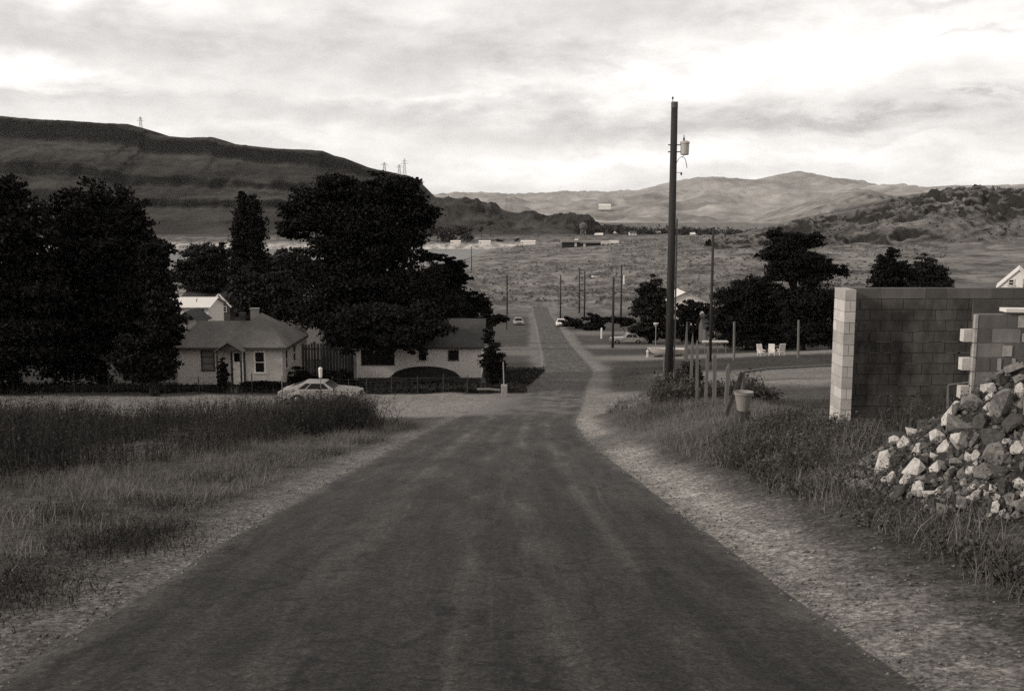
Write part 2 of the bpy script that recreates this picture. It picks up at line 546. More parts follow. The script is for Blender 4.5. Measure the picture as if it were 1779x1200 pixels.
# gravel washed over the road where the pale street crosses it
cross = b.mul(b.rng(uy, 42, 46, 0, 1, True), b.rng(uy, 58, 66, 1, 0, True))
wash = b.mul(cross, b.rng(b.noise(b.scale(uvv, .5, .35, 1), 1.2, 5.0, .65), .42, .62, 0, .75))
em = b.math('MAXIMUM', em, wash)
apron = b.mul(cross, b.rng(b.add(ux, b.mul(b.sub(b.noise(b.scale(uvv, .6, .4, 1), 1.3, 5.0, .7), .5), 2.6)), -2.3, .3, .95, 0, True))
em = b.math('MAXIMUM', em, apron)
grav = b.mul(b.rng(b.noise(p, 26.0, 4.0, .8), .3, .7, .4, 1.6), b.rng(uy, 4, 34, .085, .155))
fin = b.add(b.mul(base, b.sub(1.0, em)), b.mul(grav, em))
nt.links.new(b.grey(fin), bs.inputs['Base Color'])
bs.inputs['Roughness'].default_value = .9
bs.inputs['Specular IOR Level'].default_value = .2
nt.links.new(b.bump(b.add(grit, b.mul(spk, .6)), .5, .012), bs.inputs['Normal'])
robj = link('road', rme, rm, smooth=True)
tag(robj, 'worn oiled gravel road with pale wheel tracks running straight downhill', 'road', kind='structure')

# ------------------------------------------------------------------ river
wm, nt, bs = new_mat('water')
b = NB(nt)
bs.inputs['Base Color'].default_value = G(.10)
bs.inputs['Roughness'].default_value = .45
wv = b.noise(b.scale(b.pos(), .3, .9, 1), .6, 4.0, .6)
nt.links.new(b.bump(wv, .5, .25), bs.inputs['Normal'])
yr = np.linspace(480, 1024, 40)
V = []; 
for y in yr:
    V += [(-900, y, -36.6), (RIV(y) + 15, y, -36.6)]
F = [(2 * i, 2 * i + 1, 2 * i + 3, 2 * i + 2) for i in range(len(yr) - 1)]
tag(link('river_water', np_mesh('river_water', V, F), wm), 'pale smooth river water below the bench', 'water', kind='structure')

# ------------------------------------------------------------------ hills
def hill_mat(name, v, rock=None, sc=.01, lo=.5, hi=1.5, stretch=(1, 1, 3), sc2=.08, rockf=(.75, .9)):
    m, nt, bs = new_mat(name)
    b = NB(nt)
    p = b.pos()
    ps = b.scale(p, *stretch)
    n1 = b.noise(ps, sc, 7.0, .66, .3)
    n2 = b.noise(ps, sc2, 5.0, .7)
    t = b.mul(b.rng(n1, .32, .68, lo, hi), b.rng(n2, .3, .7, .7, 1.3))
    val = b.mul(t, v)
    if rock is not None:
        nz = b.xyz(nt.nodes.new('ShaderNodeNewGeometry').outputs['Normal'])[2]
        rf = b.rng(b.add(nz, b.mul(b.sub(n2, .5), .35)), rockf[0], rockf[1], 1, 0)
        val = b.add(b.mul(val, b.sub(1.0, rf)), b.mul(b.mul(b.rng(n2, .3, .7, .55, 1.5), rock), rf))
    nt.links.new(b.grey(val), bs.inputs['Base Color'])
    bs.inputs['Roughness'].default_value = .95
    bs.inputs['Specular IOR Level'].default_value = .05
    nt.links.new(b.bump(n2, .8, 2.0), bs.inputs['Normal'])
    return m

RIDGES = {}
def ridge(name, label, crest, D, zb, wf, wb, prof, m, nx=260, nt_=70, namp=6.0, nscale=.01, seed=1, wobble=.06, backdrop=.06, jag=0.0, crag=0.0):
    """hill heightfield: crest given as (u, v) seen at distance D, foot at zb; wf/wb depth in front of / behind the crest"""
    P = np.array([pix(u, v, D) for u, v in crest])
    xs = np.linspace(P[0, 0], P[-1, 0], nx)
    zc = np.interp(xs, P[:, 0], P[:, 2])
    if jag: zc = zc + jag * fbm(xs * .03, xs * 0, 4, seed + 5)
    tf = np.linspace(0, 1, nt_)
    tb = np.linspace(0, 1, 16)[1:]
    V = []
    pa = np.array(prof)
    XX, TT = np.meshgrid(xs, tf)
    Tw = np.clip(TT + wobble * fbm(XX * nscale * 1.4, TT * 3, 4, seed) * np.sin(np.pi * TT) * (1 - .85 * sst(.74, .9, TT)), 0, 1)
    Q = np.interp(Tw, pa[:, 0], pa[:, 1])
    Z = zb + (zc[None, :] - zb) * Q + namp * fbm(XX * nscale, TT * wf * nscale, 5, seed + 3) * np.sin(np.pi * np.clip(TT, 0, 1)) ** .7
    Y = D - wf * (1 - TT)
    if crag:
        cm = sst(-.08, .22, fbm(XX * .016, Y * .020, 3, seed + 41) + .7 * (TT - .70))
        rg = 1 - np.abs(fbm(XX * .055, Y * .06, 4, seed + 51)) * 2.2
        Z = Z + crag * cm * (rg - .3) * sst(.12, .4, TT) * (1 - .75 * sst(.94, 1, TT))
    XB, TB = np.meshgrid(xs, tb)
    ZB = zc[None, :] - backdrop * TB * wb * np.minimum(1, TB * 2)
    YB = D + wb * TB
    ALLX = np.concatenate([XX, XB]); ALLY = np.concatenate([Y, YB]); ALLZ = np.concatenate([Z, ZB])
    n0, n1 = ALLX.shape
    idx = np.arange(n0 * n1).reshape(n0, n1)
    F = np.stack([idx[:-1, :-1], idx[:-1, 1:], idx[1:, 1:], idx[1:, :-1]], -1).reshape(-1, 4)
    me = np_mesh(name, np.stack([ALLX, ALLY, ALLZ], -1).reshape(-1, 3), F)
    o = link(name, me, m, smooth=True)
    RIDGES[name] = (XX, Y, Z, TT)
    return tag(o, label, 'hill', kind='structure')

MESA_P = [(0, 0), (.10, .05), (.28, .20), (.36, .25), (.385, .36), (.52, .42), (.60, .47), (.625, .58), (.78, .70), (.90, .80), (.925, .975), (1, 1)]
ridge('mesa', 'long dark flat-topped basalt mesa with stepped ledges, cloud shadow painted in', [(-900, 185), (-400, 188), (-150, 196), (0, 202), (60, 207), (120, 210), (180, 214), (222, 216), (229, 218), (232, 222), (246, 225), (256, 227), (259, 233), (268, 235.5),
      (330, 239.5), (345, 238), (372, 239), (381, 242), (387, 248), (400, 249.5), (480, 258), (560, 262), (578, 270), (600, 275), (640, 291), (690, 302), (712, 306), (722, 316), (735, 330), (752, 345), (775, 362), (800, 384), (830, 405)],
      1500, -28, 310, 900, MESA_P, hill_mat('shadowed_mesa_rock', .040, rock=.013, sc=.011, lo=.35, hi=1.8, stretch=(.45, .45, 2.6), sc2=.055, rockf=(.5, .86)),  # dark basalt, albedo lowered further to paint in a cloud shadow
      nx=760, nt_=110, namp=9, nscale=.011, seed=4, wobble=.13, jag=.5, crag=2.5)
ridge('basalt_bluff', 'low dark rounded basalt bluff beyond the river', [(640, 340), (700, 344), (745, 345), (790, 346), (830, 349), (860, 357), (875, 365), (895, 369), (925, 371), (950, 379), (960, 377), (985, 374), (1005, 374),
      (1022, 377), (1032, 385), (1042, 393), (1075, 396), (1110, 403), (1150, 412), (1180, 424)],
      1330, -28, 150, 500, [(0, 0), (.25, .10), (.5, .24), (.62, .5), (.75, .8), (.88, .95), (1, 1)], hill_mat('bluff_rock', .042, rock=.020, sc=.016, lo=.4, hi=1.7, stretch=(1, 1, 1.3), sc2=.08, rockf=(.5, .9)),
      nx=300, nt_=70, namp=5, nscale=.02, seed=9, wobble=.12, jag=2.0, crag=7.0)
SOFT = [(0, 0), (.15, .06), (.4, .32), (.7, .74), (.88, .94), (1, 1)]
ridge('distant_mountain', 'hazy broad mountain with a rounded peak on the horizon', [(300, 350), (700, 340), (750, 338), (800, 335), (850, 334), (905, 337), (960, 334), (1000, 333), (1060, 332), (1110, 330), (1150, 321), (1180, 314), (1215, 308), (1255, 309), (1310, 312),
      (1345, 306), (1370, 300), (1390, 298), (1412, 301), (1440, 309), (1490, 321), (1560, 325), (1600, 328), (1660, 322), (1720, 323), (1779, 320), (1900, 322), (2300, 330)],
      9500, -60, 2600, 2500, SOFT, hill_mat('distant_slope', .265, sc=.0012, lo=.7, hi=1.3, stretch=(1, 1, 2), sc2=.006),
      nx=340, nt_=70, namp=95, nscale=.0022, seed=14, wobble=.12, jag=16)
ridge('pale_plateau', 'pale dry-grass plateau with low rolling tops', [(500, 360), (760, 352), (860, 350), (920, 352), (980, 346), (1060, 343), (1110, 339), (1180, 336), (1240, 335), (1300, 334), (1370, 335), (1430, 330), (1490, 325), (1560, 327), (1620, 331), (1700, 327), (1779, 327), (2200, 330)],
      5200, -50, 2600, 1800, [(0, 0), (.2, .18), (.32, .42), (.5, .55), (.62, .8), (.8, .9), (1, 1)], hill_mat('plateau_grass', .265, sc=.0030, lo=.55, hi=1.4, stretch=(1, .55, 2), sc2=.012),
      nx=380, nt_=110, namp=62, nscale=.0042, seed=22, wobble=.16, jag=5)
ridge('rolling_foothill', 'pale rolling foothill behind the far town', [(800, 410), (860, 385), (900, 372), (940, 362), (1000, 357), (1060, 362), (1110, 358), (1160, 372), (1220, 384), (1260, 396), (1300, 400), (1380, 398)],
      3000, -30, 900, 600, SOFT, hill_mat('foothill_grass', .24, sc=.005, lo=.55, hi=1.4, stretch=(1, 1, 2), sc2=.02), nx=260, nt_=80, namp=26, nscale=.009, seed=33, wobble=.16, jag=3)
ridge('pale_hillside', 'pale grassy hillside rising to a dark knoll', [(1180, 412), (1250, 399), (1300, 392), (1350, 378), (1400, 362), (1440, 346), (1475, 334), (1500, 336), (1530, 343), (1580, 338), (1640, 345), (1720, 350), (1900, 356)],
      2100, -28, 700, 500, SOFT, hill_mat('hillside_grass', .22, rock=.07, sc=.006, lo=.55, hi=1.4, stretch=(1, 1, 1.5), sc2=.03, rockf=(.8, .93)), nx=300, nt_=90, namp=24, nscale=.012, seed=44, wobble=.16, jag=3)
ridge('rocky_ridge', 'near brushy ridge broken by dark rock outcrops', [(1200, 432), (1260, 426), (1330, 410), (1365, 396), (1400, 384), (1440, 379), (1470, 373), (1500, 366), (1530, 357), (1555, 355), (1580, 344), (1610, 340), (1640, 333), (1680, 336), (1720, 338), (1779, 333), (1850, 326), (1960, 318), (2300, 310)],
      640, -26, 380, 260, [(0, 0), (.2, .13), (.4, .28), (.52, .46), (.62, .56), (.74, .82), (.88, .92), (1, 1)], hill_mat('ridge_rock', .145, rock=.028, sc=.03, lo=.4, hi=1.5, stretch=(1, 1, 1), sc2=.2, rockf=(.80, .97)),
      nx=360, nt_=150, namp=5.5, nscale=.028, seed=52, wobble=.16, jag=2.4, crag=9.0)

# ------------------------------------------------------------------ plants
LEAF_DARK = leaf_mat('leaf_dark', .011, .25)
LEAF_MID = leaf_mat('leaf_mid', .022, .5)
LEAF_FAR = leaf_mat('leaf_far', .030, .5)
BARK = mat('bark', .022, .95, .4, 9, bump=.8, stretch=(1, 1, .25))

def quads_cloud(C, S, rng, up=.3, elong=1.5):
    """one leaf-shaped quad per centre"""
    n = len(C)
    nrm = rng.normal(size=(n, 3)); nrm[:, 2] += up * np.sign(rng.random(n) - .2)
    nrm /= np.linalg.norm(nrm, axis=1)[:, None]
    a = np.cross(nrm, rng.normal(size=(n, 3))); a /= np.linalg.norm(a, axis=1)[:, None]
    c = np.cross(nrm, a)
    s = S[:, None]
    V = np.stack([C - a * s * elong * .5, C - c * s * .5 + a * s * .1, C + a * s * elong * .5, C + c * s * .5 + a * s * .1], 1)
    F = np.arange(n * 4).reshape(n, 4)
    return V.reshape(-1, 3), F

def crown_points(blobs, n, rng, clump=.16, fill=2.2):
    """blobs: (cx, cy, cz, rx, ry, rz)"""
    B = np.array(blobs, float)
    w = (B[:, 3] * B[:, 5] + B[:, 3] * B[:, 4]) ; w /= w.sum()
    out = []
    for bl, wk in zip(B, w):
        k = max(20, int(n * wk)); nc = max(8, k // 60)
        d = rng.normal(size=(nc, 3)); d /= np.linalg.norm(d, axis=1)[:, None]
        r = rng.random(nc) ** (1 / fill)
        # uneven outline
        r = r * (.72 + .52 * rng.random(nc) ** 1.4)
        cc = bl[:3] + d * r[:, None] * bl[3:6]
        sg = clump * (bl[3] * bl[4] * bl[5]) ** (1 / 3)
        q = cc[rng.integers(0, nc, k)] + rng.normal(size=(k, 3)) * sg * np.array([1.1, 1.1, .45])
        out.append(q)
    return np.concatenate(out)

def tree(name, label, cat, D, bu, blobs, n, leaf, m, tr=.25, group=None, fill=2.2, clump=.16, seed=0, depth=.85, limbs=True, base=None, elong=1.5, minz=.15):
    """blobs given in picture terms (u, v, ru, rv[, dy]) at distance D, turned into metres here"""
    rng = np.random.default_rng(100 + seed)
    if D < 140: n = int(n * 3.6); leaf *= .50
    else: n = int(n * 1.6); leaf *= .8
    x = (bu - IW / 2) / FPX * (D / (CP + (IH / 2 - 560) / FPX * SP))
    x = pix(bu, 560, D)[0]
    gz = float(H(x, D)) if base is None else base
    loc = np.array([x, D, gz])
    W = []
    for bl in blobs:
        u, v, ru, rv = bl[:4]; dy = bl[4] if len(bl) > 4 else 0
        c = pix(u, v, D + dy); k = (D + dy) / FPX
        W.append((*c, ru * k, max(ru, .6 * rv) * k * depth, rv * k))
    t = thing(name, label, cat, loc, 0, group)
    P = crown_points(W, n, rng, clump, fill)
    P[:, 2] = np.maximum(P[:, 2], gz + minz + rng.random(len(P)) * .5)
    S = leaf * (.55 + .9 * rng.random(len(P)))
    V, F = quads_cloud(P - loc, S, rng, elong=elong)
    link('crown', np_mesh('crown', V, F), m, t)
    mb = MB()
    Wz = sorted(W, key=lambda q: q[2])
    top = np.array(Wz[-1][:3]) - loc
    h = top[2]
    pts = [(0, 0, -.2), (.03 * h * (rng.random() - .5), 0, h * .3), (top[0] * .45, top[1] * .4, h * .65), (top[0], top[1], h)]
    mb.tube(pts, [tr * 1.35, tr, tr * .6, tr * .18], 9)
    if limbs:
        for q in W:
            c = np.array(q[:3]) - loc
            if c[2] < .2 * h: continue
            z0 = min(c[2] * .55, h * .6)
            f = z0 / max(h, .1)
            s0 = np.array([top[0] * .45 * min(1, f / .65), top[1] * .4 * min(1, f / .65), z0])
            mid = (s0 + c) / 2 + np.array([0, 0, .08 * h])
            mb.tube([s0, mid, c + rng.normal(size=3) * .1], [tr * .5, tr * .3, tr * .1], 6)
            for _ in range(3):
                e = c + rng.normal(size=3) * np.array(q[3:6]) * .33
                mb.tube([mid, (mid + e) / 2 + rng.normal(size=3) * .1, e], [tr * .22, tr * .14, tr * .05], 5)
    mb.build('trunk', BARK, t, True)
    return t

# left-hand dark trees
GL = 'big dark trees at the left edge'
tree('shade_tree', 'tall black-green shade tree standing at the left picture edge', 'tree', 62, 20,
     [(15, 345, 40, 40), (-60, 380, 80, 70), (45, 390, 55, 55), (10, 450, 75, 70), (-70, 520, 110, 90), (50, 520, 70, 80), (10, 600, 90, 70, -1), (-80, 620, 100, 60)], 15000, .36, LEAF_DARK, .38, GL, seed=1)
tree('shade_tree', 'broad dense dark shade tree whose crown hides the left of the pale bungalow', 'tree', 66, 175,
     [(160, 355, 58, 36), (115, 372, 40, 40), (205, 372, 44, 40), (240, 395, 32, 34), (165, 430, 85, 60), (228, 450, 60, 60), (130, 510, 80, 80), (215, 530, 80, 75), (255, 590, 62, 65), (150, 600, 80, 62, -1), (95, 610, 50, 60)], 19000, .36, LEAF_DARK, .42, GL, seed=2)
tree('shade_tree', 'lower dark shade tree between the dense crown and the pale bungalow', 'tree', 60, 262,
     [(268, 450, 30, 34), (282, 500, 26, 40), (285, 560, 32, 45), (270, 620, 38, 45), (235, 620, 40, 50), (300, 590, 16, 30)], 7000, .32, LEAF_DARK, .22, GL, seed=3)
# poplar and valley trees behind the bungalow
tree('poplar', 'tall narrow poplar standing above the roofs', 'tree', 125, 436,
     [(421, 350, 5, 20), (420, 376, 9, 30), (420, 410, 12, 42), (420, 455, 14, 44), (440, 368, 9, 26), (442, 395, 13, 38), (444, 435, 14, 44), (436, 470, 20, 40), (430, 510, 26, 36)], 9000, .42, LEAF_DARK, .3, 'valley trees behind the bungalow', fill=2.6, clump=.24, seed=4, elong=1.8)
tree('round_tree', 'round leafy tree left of the narrow poplar', 'tree', 138, 355,
     [(352, 452, 38, 30), (330, 478, 28, 26), (378, 470, 26, 36), (352, 485, 44, 22), (390, 440, 10, 22)], 7000, .5, LEAF_MID, .25, 'valley trees behind the bungalow', seed=5)
tree('round_tree', 'leafy tree below the poplar behind the hip roof peak', 'tree', 106, 425,
     [(430, 492, 28, 26), (424, 527, 18, 26), (450, 520, 36, 30), (480, 500, 34, 32), (456, 545, 40, 18), (500, 530, 34, 34)], 9000, .42, LEAF_MID, .25, 'valley trees behind the bungalow', seed=6)
tree('round_tree', 'low leafy tree right of the poplar by the river', 'tree', 150, 500,
     [(490, 455, 34, 20), (520, 450, 30, 16), (470, 470, 30, 24), (530, 478, 40, 28)], 6000, .5, LEAF_MID, .25, 'valley trees behind the bungalow', seed=7)
# the great tree over the pale cottage
tree('locust_tree', 'great spreading dark tree towering over the pale low cottage', 'tree', 78, 640,
     [(583, 322, 40, 22), (545, 345, 44, 22), (515, 372, 30, 22), (505, 400, 30, 14), (560, 375, 60, 32), (640, 340, 45, 24), (668, 318, 26, 16), (690, 322, 38, 16), (705, 345, 38, 22), (720, 375, 40, 20), (735, 368, 22, 12),
      (640, 385, 70, 40), (700, 410, 44, 18), (742, 445, 24, 12), (600, 430, 64, 34), (670, 440, 54, 34), (610, 490, 74, 44), (690, 500, 70, 44), (560, 475, 32, 24), (580, 540, 66, 34), (660, 560, 80, 44), (750, 540, 52, 36), (600, 575, 44, 30), (705, 582, 40, 20, -13), (650, 585, 46, 20, -13), (600, 580, 40, 30, -13), (640, 560, 60, 34, -12), (720, 556, 50, 30, -11), (755, 572, 34, 16, -12.5), (715, 604, 20, 9, -13.5), (735, 612, 9, 12, -13.5), (660, 606, 30, 8, -13.5)],
     36000, .34, LEAF_DARK, .5, None, seed=8, fill=2.0, clump=.2)
tree('locust_tree', 'smaller dark tree leaning right beside the great tree', 'tree', 84, 770,
     [(778, 455, 14, 14), (795, 462, 18, 13), (765, 478, 34, 22), (795, 482, 22, 10), (770, 510, 40, 26), (790, 525, 30, 22), (815, 535, 30, 24), (830, 525, 20, 16), (800, 560, 44, 22), (740, 500, 30, 30)], 10000, .32, LEAF_DARK, .28, None, seed=9)
tree('shrub', 'dark upright shrub at the right end of the pale cottage', 'shrub', 64.2, 856,
     [(850, 585, 10, 22), (848, 620, 13, 30), (860, 625, 14, 30), (862, 650, 14, 18), (872, 638, 8, 18)], 3500, .16, LEAF_DARK, .05, None, seed=10, limbs=False)
tree('shrub', 'low dark shrub beside the upper road bend beyond the cottage', 'shrub', 150, 858,
     [(846, 540, 14, 14), (866, 552, 16, 12), (852, 560, 16, 12)], 1800, .35, LEAF_DARK, .06, None, seed=11, limbs=False)
tree('shrub', 'narrow dark conifer shrub left of the bungalow door', 'shrub', 62.6, 386,
     [(387, 632, 6, 14), (387, 650, 9, 20), (388, 668, 10, 14)], 1800, .13, LEAF_DARK, .05, None, seed=12, limbs=False)
tree('shrub', 'low dark shrub along the right half of the bungalow front', 'shrub', 62.8, 460,
     [(448, 668, 18, 7), (475, 669, 16, 7), (430, 672, 10, 5)], 2200, .14, LEAF_DARK, .04, None, seed=13, limbs=False)
tree('shrub', 'dark sloping shrub along the side wall of the bungalow behind the pale coupe', 'shrub', 65.5, 520,
     [(505, 668, 16, 14), (520, 660, 20, 20), (540, 668, 24, 18), (565, 664, 20, 18), (590, 662, 26, 20)], 4200, .17, LEAF_DARK, .06, None, seed=14, limbs=False)
# right-hand trees
GR = 'trees in the gardens right of the road'
tree('conical_tree', 'spiky upright dark tree left of the tall wooden pole', 'tree', 152, 1130,
     [(1138, 488, 7, 18), (1122, 505, 14, 20), (1146, 510, 14, 24), (1115, 535, 20, 24), (1140, 545, 26, 32), (1125, 570, 26, 20), (1155, 570, 16, 18), (1108, 575, 14, 14)], 8000, .38, LEAF_MID, .25, GR, fill=2.4, clump=.2, seed=15, elong=1.9)
tree('round_tree', 'round dark tree right of the tall pole in front of a white roof', 'tree', 150, 1205,
     [(1203, 526, 14, 10), (1220, 536, 14, 12), (1200, 540, 24, 20), (1190, 560, 22, 26), (1218, 560, 22, 24), (1227, 552, 13, 24), (1205, 580, 32, 18)], 5500, .4, LEAF_DARK, .25, GR, seed=16)
tree('round_tree', 'wide dark tree spreading behind the second wooden pole', 'tree', 132, 1300,
     [(1270, 520, 32, 24), (1310, 505, 40, 24), (1258, 555, 26, 32), (1300, 550, 50, 36), (1350, 540, 40, 44), (1300, 588, 54, 16), (1360, 585, 34, 18)], 13000, .42, LEAF_DARK, .35, GR, seed=17)
tree('round_tree', 'tall crowned dark tree left of the block pier', 'tree', 126, 1395,
     [(1352, 412, 22, 16), (1372, 425, 40, 20), (1408, 418, 26, 14), (1340, 440, 24, 14), (1385, 450, 44, 22), (1360, 472, 36, 20), (1430, 462, 28, 14), (1462, 470, 18, 10), (1410, 478, 36, 18), (1400, 520, 50, 30), (1440, 540, 36, 44), (1400, 570, 44, 34), (1440, 590, 36, 16), (1470, 545, 26, 44)], 17000, .42, LEAF_DARK, .4, GR, seed=18)
tree('round_tree', 'dark pointed tree showing above the block wall', 'tree', 92, 1548,
     [(1552, 443, 14, 16), (1540, 462, 26, 20), (1565, 470, 24, 20), (1530, 485, 26, 18), (1555, 500, 40, 24), (1550, 540, 40, 40)], 7000, .3, LEAF_DARK, .25, GR, seed=19)
tree('round_tree', 'greyer bushy tree showing above the block wall beside the pointed one', 'tree', 95, 1612,
     [(1605, 458, 20, 16), (1590, 475, 22, 20), (1628, 475, 22, 18), (1612, 495, 40, 22), (1640, 495, 16, 12), (1610, 540, 40, 40)], 6000, .3, LEAF_MID, .25, GR, seed=20)
for i, (bu, D, bl, lb) in enumerate([
    (1002, 196, [(990, 558, 14, 10), (1003, 563, 16, 11), (1012, 570, 14, 8)], 'dark rounded hedge bush beside the white car'),
    (1035, 190, [(1032, 555, 14, 10), (1040, 565, 13, 10), (1024, 568, 14, 9)], 'dark rounded hedge bush right of the one by the white car'),
    (1085, 175, [(1075, 556, 22, 6), (1092, 560, 16, 7)], 'long low hedge bush behind the two thin poles')]):
    tree('hedge_bush', lb, 'bush', D, bu, bl, 2200, .42, LEAF_DARK, .06, 'hedge bushes by the far street', seed=30 + i, limbs=False)
tree('shrub', 'small grey leafy shrub sprouting among the old pickets', 'shrub', 39, 1202,
     [(1200, 640, 16, 18), (1188, 655, 18, 14), (1210, 655, 14, 14)], 2600, .10, leaf_mat('leaf_grey', .05, .5), .03, None, seed=35, limbs=False, elong=1.7)

# ------------------------------------------------------------------ grass and weeds
def poly_pts(poly, n, rng):
    P = np.array(poly, float)
    lo, hi = P.min(0), P.max(0)
    out = np.zeros((0, 2))
    while len(out) < n:
        q = lo + rng.random((n * 2, 2)) * (hi - lo)
        ins = np.zeros(len(q), bool)
        j = len(P) - 1
        for i in range(len(P)):
            c = ((P[i, 1] > q[:, 1]) != (P[j, 1] > q[:, 1])) & (q[:, 0] < (P[j, 0] - P[i, 0]) * (q[:, 1] - P[i, 1]) / (P[j, 1] - P[i, 1] + 1e-12) + P[i, 0])
            ins ^= c; j = i
        out = np.concatenate([out, q[ins]])
    return out[:n]

def stems(xy, hgt, wid, rng, lean=.3, f=H, leaves=0, leaf=.06, sink=.03):
    n = len(xy)
    z = f(xy[:, 0], xy[:, 1]) - sink
    base = np.stack([xy[:, 0], xy[:, 1], z], 1)
    a = rng.random(n) * 2 * np.pi
    side = np.stack([np.cos(a), np.sin(a), np.zeros(n)], 1) * wid[:, None] * .5
    la = rng.random(n) * 2 * np.pi; lm = lean * hgt * (.2 + rng.random(n))
    ln = np.stack([np.cos(la) * lm, np.sin(la) * lm, np.zeros(n)], 1)
    up = np.stack([np.zeros(n), np.zeros(n), hgt], 1)
    m = base + up * .55 + ln * .35
    t = base + up + ln
    V = np.stack([base - side, base + side, m - side * .75, m + side * .75, t - side * .15, t + side * .15], 1).reshape(-1, 3)
    i = np.arange(n)[:, None] * 6
    F = np.concatenate([i + np.array([[0, 1, 3, 2]]), i + np.array([[2, 3, 5, 4]])])
    if leaves:
        k = rng.integers(0, n, n * leaves)
        s = .25 + .75 * rng.random(len(k))
        c = base[k] + up[k] * s[:, None] + ln[k] * (s ** 1.6)[:, None] + rng.normal(size=(len(k), 3)) * np.array([.07, .07, .04])
        V2, F2 = quads_cloud(c, leaf * (.5 + rng.random(len(k))), rng, up=0, elong=2.2)
        F = np.concatenate([F, F2 + len(V)]); V = np.concatenate([V, V2])
    return V, F

def stuff(name, label, cat, V, F, m):
    return tag(link(name, np_mesh(name, V, F), m), label, cat, kind='stuff')

def join(*vf):
    V, F, k = [], [], 0
    for v, f in vf:
        V.append(v); F.append(f + k); k += len(v)
    return np.concatenate(V), np.concatenate(F)

g2 = lambda u, v, f=H: tuple(gpix(u, v, f)[:2])
WEED = leaf_mat('weed_stalk', .034, .6)
DRYG = leaf_mat('dry_grass', .155, .55)
DARKG = leaf_mat('dark_grass', .030, .5)
rw = np.random.default_rng(5)
# tall weeds on the left
lpoly = [g2(-260, 880), g2(0, 868), g2(150, 838), g2(290, 806), g2(400, 790), g2(500, 770), g2(600, 748), g2(655, 738), (-5.2, 38.0), (-9, 39.5), (-22, 39), (-34, 36), (-34, 15)]
xy = poly_pts(lpoly, 90000, rw)
clump = fbm(xy[:, 0] * .55, xy[:, 1] * .55, 3, 61)
fr_l = np.array(lpoly[:8])
def line_dist(q, L):
    d = np.full(len(q), 1e9)
    for a_, b__ in zip(L[:-1], L[1:]):
        ab = b__ - a_; t_ = np.clip(((q - a_) @ ab) / (ab @ ab), 0, 1)
        d = np.minimum(d, np.linalg.norm(q - (a_ + t_[:, None] * ab), axis=1))
    return d
ld = line_dist(xy, fr_l) + 1.2 * clump
ramp = sst(-.4, 2.6, ld)
keep = rw.random(len(xy)) < (.62 + 1.5 * clump) * (.35 + .65 * ramp)
xy = xy[keep]; clump = clump[keep]; ramp = ramp[keep]
hg = (.50 + 1.0 * clump + .55 * rw.random(len(xy)) ** 2.0 + .7 * rw.random(len(xy)) * (rw.random(len(xy)) > .90)) * (.30 + .70 * ramp)
w1 = stems(xy, np.clip(hg, .35, 1.7), .006 + .008 * rw.random(len(xy)), rw, .38, leaves=3, leaf=.024)
# a thick bush of weeds at the right-hand end of the field
xy = poly_pts([g2(545, 762), g2(655, 740), (-5.0, 36.5), (-7.0, 36.8), (-7.6, 31)], 6500, rw)
xy = xy[rw.random(len(xy)) < .5 + 1.6 * fbm(xy[:, 0] * .9, xy[:, 1] * .9, 3, 66)]
w2 = stems(xy, .4 + 1.05 * rw.random(len(xy)) ** 1.3, .010 + .008 * rw.random(len(xy)), rw, .6, leaves=3, leaf=.034)
xy = np.array([-6.3, 34.3]) + rw.normal(size=(1500, 2)) * np.array([1.3, 2.2])
xy = xy[(xy[:, 0] < -4.2) & (xy[:, 1] < 39)]
w3 = stems(xy, .25 + 1.25 * rw.random(len(xy)) ** 1.8, .010 + .008 * rw.random(len(xy)), rw, .9, leaves=2, leaf=.03)
stuff('weeds', 'tall dark weeds filling the lot left of the road', 'weeds', *join(w1, w2, w3), WEED)
# short dry grass between the weeds and the left verge
spoly = [g2(-200, 1130), g2(0, 1010), g2(170, 945), g2(330, 890), g2(480, 836), g2(590, 790), g2(680, 752), g2(745, 738), g2(660, 730), g2(600, 735), g2(500, 752), g2(400, 772), g2(290, 790), g2(150, 818), g2(0, 845), (-14, 13), (-9, 5)]
xy = poly_pts(spoly, 100000, rw)
c = fbm(xy[:, 0] * .8, xy[:, 1] * .8, 3, 71)
c2 = fbm(xy[:, 0] * 2.6, xy[:, 1] * 2.2, 2, 75)
c = c + 1.1 * c2
keep = rw.random(len(xy)) < .42 + 1.6 * c
xy = xy[keep]; c = c[keep]
stuff('dry_grass', 'short bleached dry grass in front of the left weeds', 'grass', *stems(xy, .04 + .20 * rw.random(len(xy)) * np.clip(.7 + 1.2 * c, .15, 2), .003 + .006 * rw.random(len(xy)), rw, .8), DRYG)
xy = poly_pts([(-2.9, 2.5), (-2.9, 30), (-3.6, 34), (-8, 30), (-10, 12), (-7, 3)], 60000, rw)
c = fbm(xy[:, 0] * 1.1, xy[:, 1] * 1.1, 3, 73)
e_ = -(xy[:, 0] - XC(xy[:, 1]))
xy = xy[rw.random(len(xy)) < (.25 + .9 * c) * sst(2.75, 3.9, e_)]
stuff('stubble', 'sparse pale stubble on the stony left verge', 'grass', *stems(xy, .02 + .09 * rw.random(len(xy)), .002 + .004 * rw.random(len(xy)), rw, 1.2), leaf_mat('stubble', .11, .6))
xy = poly_pts([(3.2, 3.5), (6.5, 6), (7.5, 12), (7.5, 30), (3.4, 34), (2.6, 20)], 42000, rw)
c = fbm(xy[:, 0] * 1.1, xy[:, 1] * 1.1, 3, 79)
e_ = xy[:, 0] - XC(xy[:, 1])
xy = xy[rw.random(len(xy)) < (.42 + 1.2 * c) * sst(2.9, 4.6, e_)]
